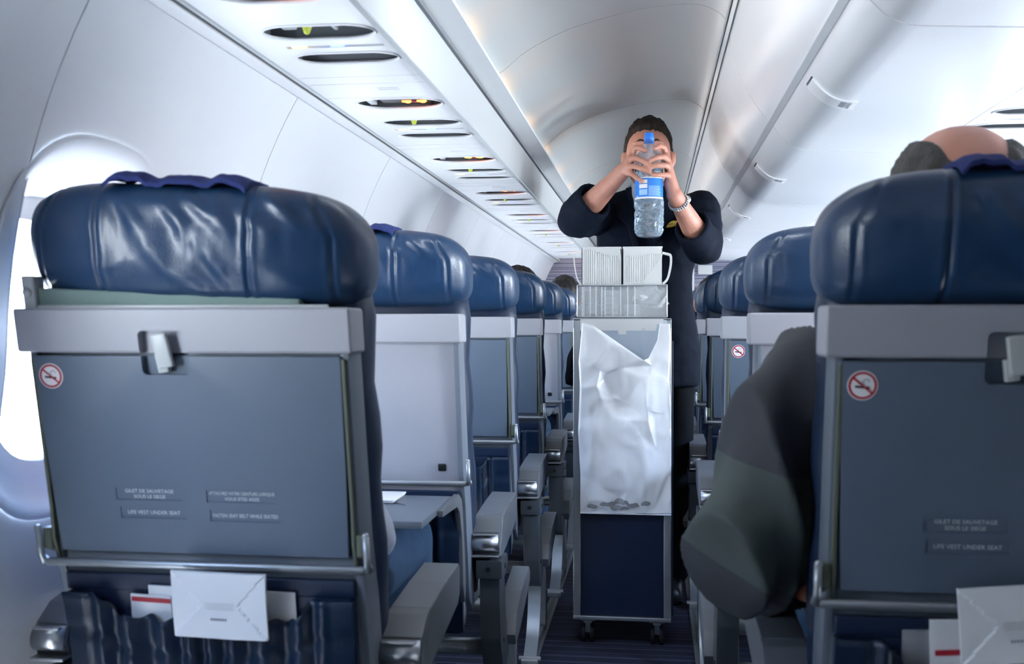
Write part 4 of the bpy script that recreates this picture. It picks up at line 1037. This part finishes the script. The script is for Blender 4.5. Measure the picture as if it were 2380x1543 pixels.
# ------------------------------------------------------------------ people
def head_prims(m, c, s=1.0, R=None):
    """head facing -y before rotation; c = centre of the skull"""
    R = R or Matrix.Identity(3)
    def q(x, y, z): return Vector(c) + R @ Vector((x*s, y*s, z*s))
    def E(p, r): m.ell(q(*p), (r[0]*s, r[1]*s, r[2]*s), 26, 18, R)
    E((0, 0.012, 0.020), (0.077, 0.094, 0.092)); E((0, -0.018, -0.030), (0.066, 0.072, 0.080)); E((0, -0.052, -0.082), (0.036, 0.034, 0.030))
    for sx in (-1, 1):
        E((sx*0.035, -0.055, -0.032), (0.024, 0.026, 0.022)); E((sx*0.045, -0.02, -0.07), (0.022, 0.034, 0.030))
        E((sx*0.028, -0.075, 0.018), (0.026, 0.014, 0.010)); E((sx*0.026, -0.072, 0.000), (0.0135, 0.0135, 0.010))
        E((sx*0.081, 0.012, -0.014), (0.010, 0.020, 0.032)); E((sx*0.090, 0.020, -0.006), (0.006, 0.017, 0.024))
        E((sx*0.010, -0.096, -0.036), (0.008, 0.010, 0.007))
    m.cap(q(0, -0.080, 0.010), q(0, -0.100, -0.030), 0.009*s, 0.012*s, 12)
    E((0, -0.086, -0.058), (0.024, 0.012, 0.006)); E((0, -0.083, -0.068), (0.020, 0.012, 0.007))
    return q
def hair_shell(name, c, s, R, cut, matn, parent, thick=0.012, seed=0, top=0.0):
    """hair as a displaced shell; cut(local) says where hair grows"""
    m = MB(); nu, nv = 84, 52; vs = []; keep = []
    for j in range(nv+1):
        a = PI*j/nv
        for i in range(nu):
            t = 2*PI*i/nu; d = Vector((math.sin(a)*math.cos(t), math.sin(a)*math.sin(t), math.cos(a)))
            r = Vector((0.079, 0.097, 0.095)); g = cut(d)
            f = 1 + (thick*(0.55+0.45*noise.noise(Vector((d.x*5+seed, d.y*5, d.z*3)))) + 0.0028*noise.noise(Vector((d.x*34+seed, d.y*16, d.z*9))) + 0.002*noise.noise(Vector((d.x*70, d.y*60, d.z*14+seed))) + top*max(0, d.z)**2*0.012)/0.09*g - (1-min(1, g*4))*0.06
            p = Vector((d.x*r.x*f, d.y*r.y*f+0.012, d.z*r.z*f+0.020)); vs.append(Vector(c)+(R @ (p*s))); keep.append(g)
    fs = []
    for j in range(nv):
        for i in range(nu):
            q = (j*nu+i, j*nu+(i+1) % nu, (j+1)*nu+(i+1) % nu, (j+1)*nu+i)
            if max(keep[k] for k in q) > 0.01: fs.append(q)
    m.add(vs, fs, 0, True); o = build(m, name, matn, parent, autosmooth=False)
    b = bmesh.new(); b.from_mesh(o.data); bmesh.ops.remove_doubles(b, verts=b.verts[:], dist=1e-5); bmesh.ops.delete(b, geom=[v for v in b.verts if not v.link_faces], context='VERTS'); bmesh.ops.recalc_face_normals(b, faces=b.faces[:]); b.to_mesh(o.data); b.free()
    return o
def ss(a, b, x): t = max(0, min(1, (x-a)/(b-a))); return t*t*(3-2*t)
def cut_full(d):
    # d: y<0 front. hairline high on the forehead, above ears at the sides, down to the nape
    line = 0.50 if d.y < -0.55 else (0.50 + (d.y+0.55)*-1.0 if d.y < 0.05 else -0.10-(d.y-0.05)*0.55)
    return ss(line-0.05, line+0.08, d.z)
def cut_full2(d):
    f = -d.y; line = lerp(-0.45, 0.56, ss(-0.35, 0.70, f)) + 0.07*noise.noise(Vector((d.x*9, d.y*7, 2))) + 0.04*noise.noise(Vector((d.x*30, d.y*20, 5)))
    return ss(line-0.05, line+0.08, d.z)
def cut_bald(d):
    lo = lerp(-0.50, 0.05, ss(-0.3, 0.6, -d.y)); side = ss(0.52, 0.78, abs(d.x)+0.20*max(0, d.y)-0.15*max(0, d.z-.5)) 
    back = ss(0.30, 0.62, d.y)*ss(0.55, 0.30, d.z)
    return min(1, max(side, back))*ss(lo-0.05, lo+0.08, d.z)*ss(0.93, 0.72, d.z)

# the attendant ----------------------------------------------------
AY = 3.93
att = thing('person', 'flight attendant in dark navy suit holding a water bottle before his face', 'person', (-0.02, AY, 0))
def L(p): return Vector(p) - Vector((-0.02, AY, 0))
BX, BY = -0.0098, 3.48
hc = W(1507, 361, 3.86)
hs = 1.0
Rh = Matrix.Rotation(math.radians(-10), 3, 'X')
m = MB()
hq = head_prims(m, L(hc), 1.04, Rh)
m.cap(L(hc)+Vector((0, 0.03, -0.06)), L((-0.01, 3.95, 1.44)), 0.056, 0.060, 18)
m.cap(L((-0.10, 3.96, 1.38)), L((0.10, 3.96, 1.38)), 0.085, 0.085, 18)
m.cap(L((-0.02, 3.96, 1.38)), L((-0.02, 3.95, 1.10)), 0.12, 0.115, 18)
# arm joints
RS, RE, RWr = Vector((-0.185, 3.95, 1.42)), Vector((-0.262, 3.70, 1.372)), W(1453, 393, 3.50)
LS, LE, LWr = Vector((0.168, 3.95, 1.42)), Vector((0.178, 3.74, 1.275)), W(1567, 452, 3.50)
for S, E_, Wr in ((RS, RE, RWr), (LS, LE, LWr)):
    mid = E_.lerp(Wr, 0.35)
    m.chain([L(S), L(E_), L(mid), L(E_.lerp(Wr, 0.8)), L(Wr)], [0.048, 0.040, 0.041, 0.029, 0.0265], 16)
def hand(wrist, palmc, mcps, fingers, rads, thumb, backdir):
    # palm: a fan of capsules from the wrist to each knuckle
    for k, q in enumerate(mcps): m.cap(L(wrist), L(q), 0.0215, 0.0115, 12)
    for k in range(len(mcps)-1): m.cap(L(mcps[k]), L(mcps[k+1]), 0.0115, 0.0115, 10)
    m.cap(L(palmc), L(wrist), 0.023, 0.023, 12)
    for q, f, r in zip(mcps, fingers, rads): m.chain([L(q)] + [L(p) for p in f], [r+0.0014, r+0.0006, r, r-0.0008][:len(f)+1], 10)
    m.chain([L(p) for p in thumb], [0.014, 0.012, 0.0105, 0.0088], 10)
f1 = BY-0.055; f2 = BY-0.062
# his right hand (picture left): index highest, little finger low
r_m = [W(1473, 352, 3.475), W(1463, 371, 3.462), W(1457, 388, 3.455), W(1464, 402, 3.460)]
r_f = [[W(1477, 343, 3.452), W(1487, 344, 3.440), W(1499, 350, 3.438)],
       [W(1478, 367, 3.436), W(1494, 374, 3.420), W(1508, 382, 3.417)],
       [W(1474, 386, 3.430), W(1492, 392, 3.418), W(1509, 398, 3.416)],
       [W(1475, 409, 3.438), W(1484, 416, 3.424), W(1493, 422, 3.420)]]
hand(RWr, W(1458, 392, 3.485), r_m, r_f, [0.0088, 0.0092, 0.0090, 0.0080], [W(1460, 380, 3.49), W(1468, 360, 3.525), W(1480, 350, 3.545), W(1496, 348, 3.548)], None)
l_m = [W(1546, 352, 3.475), W(1551, 371, 3.468), W(1556, 390, 3.468), W(1556, 408, 3.470)]
l_f = [[W(1543, 342, 3.450), W(1533, 339, 3.436), W(1522, 345, 3.432)],
       [W(1542, 364, 3.436), W(1527, 366, 3.420), W(1514, 371, 3.417)],
       [W(1546, 384, 3.438), W(1528, 384, 3.420), W(1511, 388, 3.416)],
       [W(1546, 406, 3.442), W(1530, 406, 3.424), W(1516, 406, 3.419)]]
hand(LWr, W(1558, 425, 3.49), l_m, l_f, [0.0088, 0.0092, 0.0090, 0.0082], [W(1560, 415, 3.50), W(1550, 385, 3.532), W(1538, 365, 3.548), W(1524, 352, 3.548)], None)
body = blob(m, 'body', 'skin', att, voxel=0.0034, smooth=3)
hr = hair_shell('hair', L(hc), 1.045, Rh, cut_full2, 'hair_brown', att, 0.013, 3, top=1.5)
# eyes and mouth
for sx in (-1, 1):
    m = MB(); m.ell(hq(sx*0.026, -0.0755, 0.001), (0.011, 0.011, 0.0085), 16, 12, mi=0); m.ell(hq(sx*0.026, -0.0835, 0.000), (0.0048, 0.0036, 0.0048), 12, 8, mi=1); build(m, 'eye', ['white', 'black'], att)
    m = MB(); m.tube([hq(sx*0.010, -0.088, 0.021), hq(sx*0.028, -0.089, 0.026), hq(sx*0.046, -0.076, 0.019)], 0.0042, 8, sy=0.6); build(m, 'eyebrow', 'hair_brown', att)
m = MB(); m.tube([hq(-0.022, -0.092, -0.063), hq(0, -0.0985, -0.0625), hq(0.022, -0.092, -0.063)], [0.002, 0.0045, 0.002], 8); build(m, 'mouth', 'lips', att)
# jacket: torso loft + sleeves with open cuffs
m = MB(); rings = []
for z, rx, ry, cx, cyy in ((0.775, .246, .150, -.075, 0), (0.79, .250, .152, -.073, 0), (0.88, .246, .150, -.068, 0), (0.98, .215, .140, -.048, 0), (1.08, .172, .128, -.022, 0), (1.18, .170, .124, -.020, 0), (1.28, .182, .124, -.018, 0), (1.36, .192, .118, -.014, 0), (1.42, .190, .102, -.012, .01), (1.46, .172, .080, -.012, .015), (1.49, .125, .066, -.012, .02), (1.505, .080, .060, -.012, .02)):
    rings.append([L((cx+rx*math.copysign(abs(math.cos(a))**0.85, math.cos(a)), AY+0.02+cyy+ry*math.copysign(abs(math.sin(a))**0.85, math.sin(a)), z)) for a in [2*PI*k/40 for k in range(40)]])
m.loft(rings)
def sleeve(S, E_, Wr, t1, r0, r1):
    m.cap(L(S), L(E_), 0.079, 0.066, 22); m.ell(L(E_), (0.067, 0.067, 0.067), 20, 12)
    ax = (Wr-E_).normalized(); Ln = (Wr-E_).length*t1; up = ax.cross(Vector((0, 0, 1))).normalized(); b = up.cross(ax)
    def rg(d, r): return [L(E_ + ax*d + up*math.cos(2*PI*k/30)*r + b*math.sin(2*PI*k/30)*r*1.08 + Vector((0, 0, 0))) for k in range(30)]
    m.loft([rg(-0.01, 0.064), rg(Ln*0.5, r0), rg(Ln, r1), rg(Ln+0.002, r1-0.011), rg(Ln*0.55, r0-0.014), rg(0.02, 0.046)])
sleeve(RS, RE, RWr, 0.40, 0.066, 0.064); sleeve(LS, LE, LWr, 0.42, 0.062, 0.060)
for s in (-1, 1):   # lapels and collar
    m.prism([(s*0.012, 1.20), (s*0.075, 1.36), (s*0.105, 1.385), (s*0.085, 1.42), (s*0.075, 1.49), (s*0.050, 1.50), (s*0.035, 1.36)], -0.128+0.0, -0.112, 'y', 0.004)
m.cap(L((-0.075, AY+0.03, 1.50)), L((0.055, AY+0.03, 1.50)), 0.022, 0.022)
def jd(p, n):
    w = 0
    for a_, b_, am in ((L(RS), L(RE), 0.010), (L(LS), L(LE), 0.010)):
        d = (p-(a_+b_)/2).length; w = max(w, math.exp(-(d/0.16)**2))
    v = abs(noise.noise(Vector((p.x*9+4, p.y*9, p.z*13)))); return 0.017*(0.3-v)*(0.35+w) + 0.002*noise.noise(p*30)
jk = blob(m, 'jacket', 'suit', att, voxel=0.0065, smooth=4, disp=jd)
m = MB(); rings = []
cp = LE.lerp(LWr, 0.2)
# shirt collar, name wings, watch
m.prism([(-0.058, 1.44), (-0.030, 1.455), (-0.026, 1.505), (-0.054, 1.515)], -0.090, -0.070, 'y', 0.003); m.prism([(0.034, 1.44), (0.010, 1.455), (0.006, 1.505), (0.034, 1.515)], -0.090, -0.070, 'y', 0.003)
m.tube([(0.06*math.cos(a)-0.01, 0.02+0.062*math.sin(a), 1.500) for a in [2*PI*k/20 for k in range(21)]], 0.012, 8); build(m, 'shirt_collar', 'shirt', att)
bd = W(1556, 521, AY-0.116); m = MB(); m.ell((0, 0, 0), (0.034, 0.004, 0.0125), 24, 10); m.box(-0.008, 0.012, -0.0052, -0.0035, -0.001, 0.001, mi=1)
m.xf(lambda v: L(bd) + Matrix.Rotation(math.radians(-10), 3, 'Y') @ v); build(m, 'name_badge', ['gold', 'black'], att)
ax = (LWr-LE).normalized(); wc = LE.lerp(LWr, 0.86); up = ax.cross(Vector((0, 0, 1))).normalized(); bb_ = up.cross(ax)
w = MB()
for k in range(26):
    a = 2*PI*k/26
    for q in (-0.0055, 0.0, 0.0055):
        rr = 0.0315 + (0.001 if q == 0 else 0); c = L(wc + ax*q + (up*math.cos(a)+bb_*math.sin(a))*rr); tdir = (-up*math.sin(a)+bb_*math.cos(a))
        w.ell(c, (0.0034, 0.0034, 0.0028), 8, 6)
build(w, 'watch_bracelet', 'silver', att)
fc = L(wc + Vector((0.030, 0.018, 0.012)).normalized()*0.034); m = MB(); m.ell(fc, (0.014, 0.006, 0.014), 18, 10); build(m, 'watch_case', 'silver', att)
# trousers and shoes
m = MB()
m.cap(L((-0.09, AY+0.02, 0.92)), L((0.05, AY+0.02, 0.92)), 0.12, 0.12, 20)
for x in (-0.105, 0.070):
    m.chain([L((x, AY+0.02, 0.88)), L((x+0.005, AY+0.0, 0.48)), L((x+0.005, AY+0.03, 0.09))], [0.096, 0.072, 0.062], 20)
blob(m, 'trousers', 'trouser', att, voxel=0.009, smooth=4, disp=lambda p, n: 0.006*noise.noise(Vector((p.x*12, p.y*12, p.z*5))))
for x in (-0.10, 0.075):
    m = MB(); m.cap(L((x, AY+0.06, 0.045)), L((x, AY-0.13, 0.034)), 0.042, 0.034, 16); m.xf(lambda v: Vector((v.x, v.y, max(v.z, 0.002)))); build(m, 'shoe', 'black', att)

# bottle -----------------------------------------------------------
bz0, bz1 = W(1508, 552, BY).z, W(1503, 309, BY).z
BH = bz1-bz0
bt = thing('water_bottle', 'large clear plastic water bottle with blue cap and blue label, held up in both hands', 'bottle', (BX, BY, bz0))
def crump(a, z):
    k = ss(0.0, 0.03, z)*ss(0.128, 0.115, z) if z < 0.13 else ss(0.185, 0.2, z)*ss(0.30, 0.28, z)*0.7
    q = 1-abs(noise.noise(Vector((math.cos(a)*1.9, math.sin(a)*1.9, z*40+math.sin(a)*0.8))))*2.1
    return k*(0.0058*max(-0.4, q)-0.0016)
def bprof(z):
    P = [(0, .028), (.004, .038), (.015, .0442), (.03, .0450), (.135, .0450), (.20, .0450), (.212, .0435), (.222, .0450), (.25, .0435), (.272, .036), (.292, .024), (.303, .0155), (.312, .0135), (.33, .0135)]
    for (a, b), (c, d) in zip(P, P[1:]):
        if a <= z <= c: return lerp(b, d, (z-a)/(c-a))
    return P[-1][1]
def bottle_shell(z0, z1, nz, off, cr=1.0, close=True):
    rings = []
    for j in range(nz+1):
        z = lerp(z0, z1, j/nz); rr = bprof(z)
        rings.append([((rr-off+cr*crump(a, z))*math.cos(a), (rr-off+cr*crump(a, z))*math.sin(a), z) for a in [2*PI*k/64 for k in range(64)]])
    m = MB(); m.loft(rings, caps=close); return m
o = build(bottle_shell(0, 0.328, 150, 0), 'bottle_body', 'pet', bt, autosmooth=False)
o = build(bottle_shell(0.003, 0.222, 110, 0.0008), 'water', 'water', bt, autosmooth=False)
m = MB(); m.lathe([(0.0165, 0.3285-0.012), (0.0165, 0.328), (0.0150, 0.332), (0.0150, BH-0.003), (0.013, BH)], 28); m.lathe([(0.0178, 0.308), (0.0178, 0.3125)], 24)
build(m, 'bottle_cap', 'capblue', bt)
m = MB()
def band(z0, z1, a0, a1, r, mi, n=40):
    m.add([((r)*math.cos(lerp(a0, a1, k/n)), r*math.sin(lerp(a0, a1, k/n)), z) for z in (z0, z1) for k in range(n+1)], [(k, k+1, k+n+2, k+n+1) for k in range(n)], mi, True)
lz0, lz1 = W(1508, 461, BY-.045).z-bz0, W(1508, 411, BY-.045).z-bz0
band(lz0, lz1, 0, 2*PI, 0.0456, 0, 64); band(lz0, lz0+0.006, 0, 2*PI, 0.0459, 1, 64); band(lz1-0.003, lz1+0.001, 0, 2*PI, 0.0459, 1, 64)
f0 = -PI/2
for zz, h in ((0.012, 0.018), (0.034, 0.013), (0.050, 0.011)): band(lz0+zz, lz0+zz+h, f0-0.75, f0-0.12, 0.0459, 2 if zz < 0.03 else 3)
for k in range(9): band(lz0+0.010+k*0.0036, lz0+0.0118+k*0.0036, f0-0.02, f0+0.92-0.1*(k % 3 == 1), 0.0459, 2)
band(lz0+0.006, lz0+0.011, f0-1.0, f0-0.9, 0.0460, 1, 6)
build(m, 'bottle_label', ['labelblue', 'white', 'label_pale', 'white'], bt)

# seated passengers -----------------------------------------------
def seated(label, x, y, headc, hscale, skin, hairmat, cut, shirt, trousers='jeans', arms=True, rot=0, thick=0.011, seed=1, ex=0.19):
    r = thing('person', label, 'person', (x, y, 0.0)); o0 = Vector((x, y, 0)); H = Vector(headc)-o0
    R = Matrix.Rotation(PI+rot, 3, 'Z') @ Matrix.Rotation(math.radians(-6), 3, 'X'); m = MB()
    q = head_prims(m, H, hscale, R); m.cap(H+Vector((0, -0.015, -0.06)), Vector((0, 0.02, H.z-0.20)), 0.052, 0.058, 16)
    m.cap((-0.10, 0.02, H.z-0.26), (0.10, 0.02, H.z-0.26), 0.07, 0.07); m.cap((0, 0.03, H.z-0.30), (0, 0.07, 0.56), 0.11, 0.12)
    sh = {}
    for s in (-1, 1):
        S = Vector((s*0.155, 0.03, H.z-0.26)); E_ = Vector((s*ex, 0.10, H.z-0.50)); Wr = Vector((s*0.12, 0.34, H.z-0.50)); sh[s] = (S, E_, Wr)
        m.chain([S, E_, Wr], [0.045, 0.038, 0.027]); 
        for kf in range(4):
            mc = Wr+Vector((-0.024+kf*0.016, 0.075, 0.004)); m.cap(Wr, mc, 0.018, 0.0105, 10); m.chain([mc, mc+Vector((0, 0.035, -0.010)), mc+Vector((0, 0.050, -0.032))], [0.0095, 0.0085, 0.0075], 8)
        m.chain([Wr+Vector((-s*0.01, 0.02, 0)), Wr+Vector((-s*0.038, 0.05, -0.004)), Wr+Vector((-s*0.045, 0.080, -0.012))], [0.014, 0.011, 0.009], 8)
    blob(m, 'body', skin, r, voxel=0.0055, smooth=4)
    if hairmat: hair_shell('hair', H, hscale, R, cut, hairmat, r, thick, seed)
    return r, H, sh
def cloth(r, H, sh, shirt, trousers, sleeves=(-1, 1), wide=1.0):
    m = MB(); m.cap((-0.10, 0.03, H.z-0.27), (0.10, 0.03, H.z-0.27), 0.082, 0.085, 18); m.cap((0, 0.04, H.z-0.32), (0, 0.10, 0.565), 0.145, 0.150, 22)
    for s in sleeves: S, E_, Wr = sh[s]; m.chain([S, E_, E_.lerp(Wr, 0.75)], [0.066*wide, 0.055*wide, 0.042*wide], 18)
    o = blob(m, 'shirt' if shirt == 'shirt' else 'jacket', shirt, r, voxel=0.008, smooth=4, disp=lambda p, n: 0.008*(0.25-abs(noise.noise(Vector((p.x*12, p.y*12, p.z*15))))))
    m = MB()
    for s in (-1, 1):
        m.chain([(s*0.085, 0.16, 0.555), (s*0.12, 0.52, 0.565), (s*0.11, 0.58, 0.12)], [0.085, 0.068, 0.055], 18); m.cap((s*0.11, 0.54, 0.045), (s*0.11, 0.68, 0.040), 0.042, 0.036, 14)
    m.cap((-0.08, 0.12, 0.56), (0.08, 0.12, 0.56), 0.095, 0.095, 18); m.xf(lambda v: Vector((v.x, v.y, max(v.z, 0.003))))
    blob(m, 'trousers', trousers, r, voxel=0.010, smooth=3)
    return o
# nearest left seat: white sleeve and jeans beside the seat back
r, H, sh = seated('passenger in white shirt and jeans mostly hidden by the nearest left seat', LX-0.01, LY[0]+0.24, (LX, LY[0]+0.26, 1.05), 0.95, 'skin', 'hair_brown', cut_full2, 'shirt', seed=8, ex=0.158)
sh[1] = (Vector((0.10, 0.05, H.z-0.28)), Vector((0.160, 0.10, 0.66)), Vector((0.12, 0.34, 0.60)))

cloth(r, H, sh, 'shirt', 'jeans', wide=0.95)
# bald passenger on the right
bc = W(2222, 372, 1.44)
r, H, sh = seated('bald passenger with grey fringe of hair and grey-green jacket, nearest right seat', RX-0.015, 1.43+0.03, (bc.x, bc.y, bc.z-0.078), 1.08, 'scalp', 'hair_grey', cut_bald, 'jacket_dark', seed=5, thick=0.010)
m = MB(); m.cap((-0.12, 0.03, H.z-0.27), (0.12, 0.03, H.z-0.27), 0.09, 0.09, 18); m.cap((0, 0.04, H.z-0.32), (0, 0.10, 0.565), 0.150, 0.155, 22)
S_, E2, W2 = sh[1]; m.chain([S_, E2, E2.lerp(W2, .75)], [0.07, 0.058, 0.045], 18)
O_ = Vector((RX-0.015, 1.46, 0))
cl = [W(1858, 860, 1.44), W(1815, 950, 1.43), W(1768, 1080, 1.42), W(1745, 1200, 1.42), W(1725, 1290, 1.44), W(1755, 1320, 1.56), W(1820, 1330, 1.70)]
m.chain([p-O_ for p in cl], [0.050, 0.054, 0.058, 0.066, 0.071, 0.060, 0.052], 24)
m.cap(W(1835, 1000, 1.47)-O_, W(1830, 1290, 1.50)-O_, 0.052, 0.056, 18); m.cap(W(1655, 1275, 1.45)-O_, W(1760, 1350, 1.44)-O_, 0.032, 0.034, 18); m.cap(W(1850, 880, 1.46)-O_, Vector((-0.10, 0.03, H.z-0.27)), 0.06, 0.085, 18)
def fold(p, n):
    a = p.x*0.8+p.y*0.3; s_ = math.sin((p.x*32+p.y*24)+p.z*7+3*noise.noise(Vector((p.x*4, p.y*4, p.z*3)))); return 0.016*(1-abs(s_))**1.2*1.3-0.009 + 0.014*(0.25-abs(noise.noise(Vector((p.x*11, p.y*8, p.z*7)))))
def jm(c):
    z = c.z; x = c.x
    zb1 = 0.808 - (x+0.25)*0.30; zb2 = 0.662 - (x+0.28)*0.55
    return 0 if z > zb1 else (1 if z > zb2 else 0)
blob(m, 'jacket', 'jacket_two', r, voxel=0.0055, smooth=16, disp=fold)
m = MB()
for s in (-1, 1):
    m.chain([(s*0.085, 0.16, 0.555), (s*0.12, 0.52, 0.565), (s*0.11, 0.58, 0.12)], [0.085, 0.068, 0.055], 18); m.cap((s*0.11, 0.54, 0.045), (s*0.11, 0.68, 0.040), 0.042, 0.036, 14)
m.cap((-0.08, 0.12, 0.56), (0.08, 0.12, 0.56), 0.095, 0.095, 18); m.xf(lambda v: Vector((v.x, v.y, max(v.z, 0.003)))); blob(m, 'trousers', 'jeans', r, voxel=0.010, smooth=3)
# far heads
for lab, hx, ty, top, yy, skin, hair, side, shirt in (
        ('black-haired passenger in the fourth left seat, only hair showing', -0.488, 616, 0, LY[3]+0.17, 'skin', 'hair_black', LX, 'jacket_dark'),
        ('passenger with rounded dark hair showing above the sixth left seat', -0.448, 639, 0, LY[5]+0.17, 'skin', 'hair_black', LX, 'shirt'),
        ('brown-haired passenger leaning to the aisle in the fifth right seat', 0.268, 640, 0, RY[4]+0.17, 'skin', 'hair_brown', RX, 'jacket_dark')):
    zt = W(1300, ty, yy).z
    r, H, sh = seated(lab, side+0.01, yy+0.03, (hx, yy, zt-0.118), 0.98, skin, hair, cut_full2, shirt, seed=zt*9, ex=0.15)
    cloth(r, H, sh, shirt, 'jeans', wide=0.85)
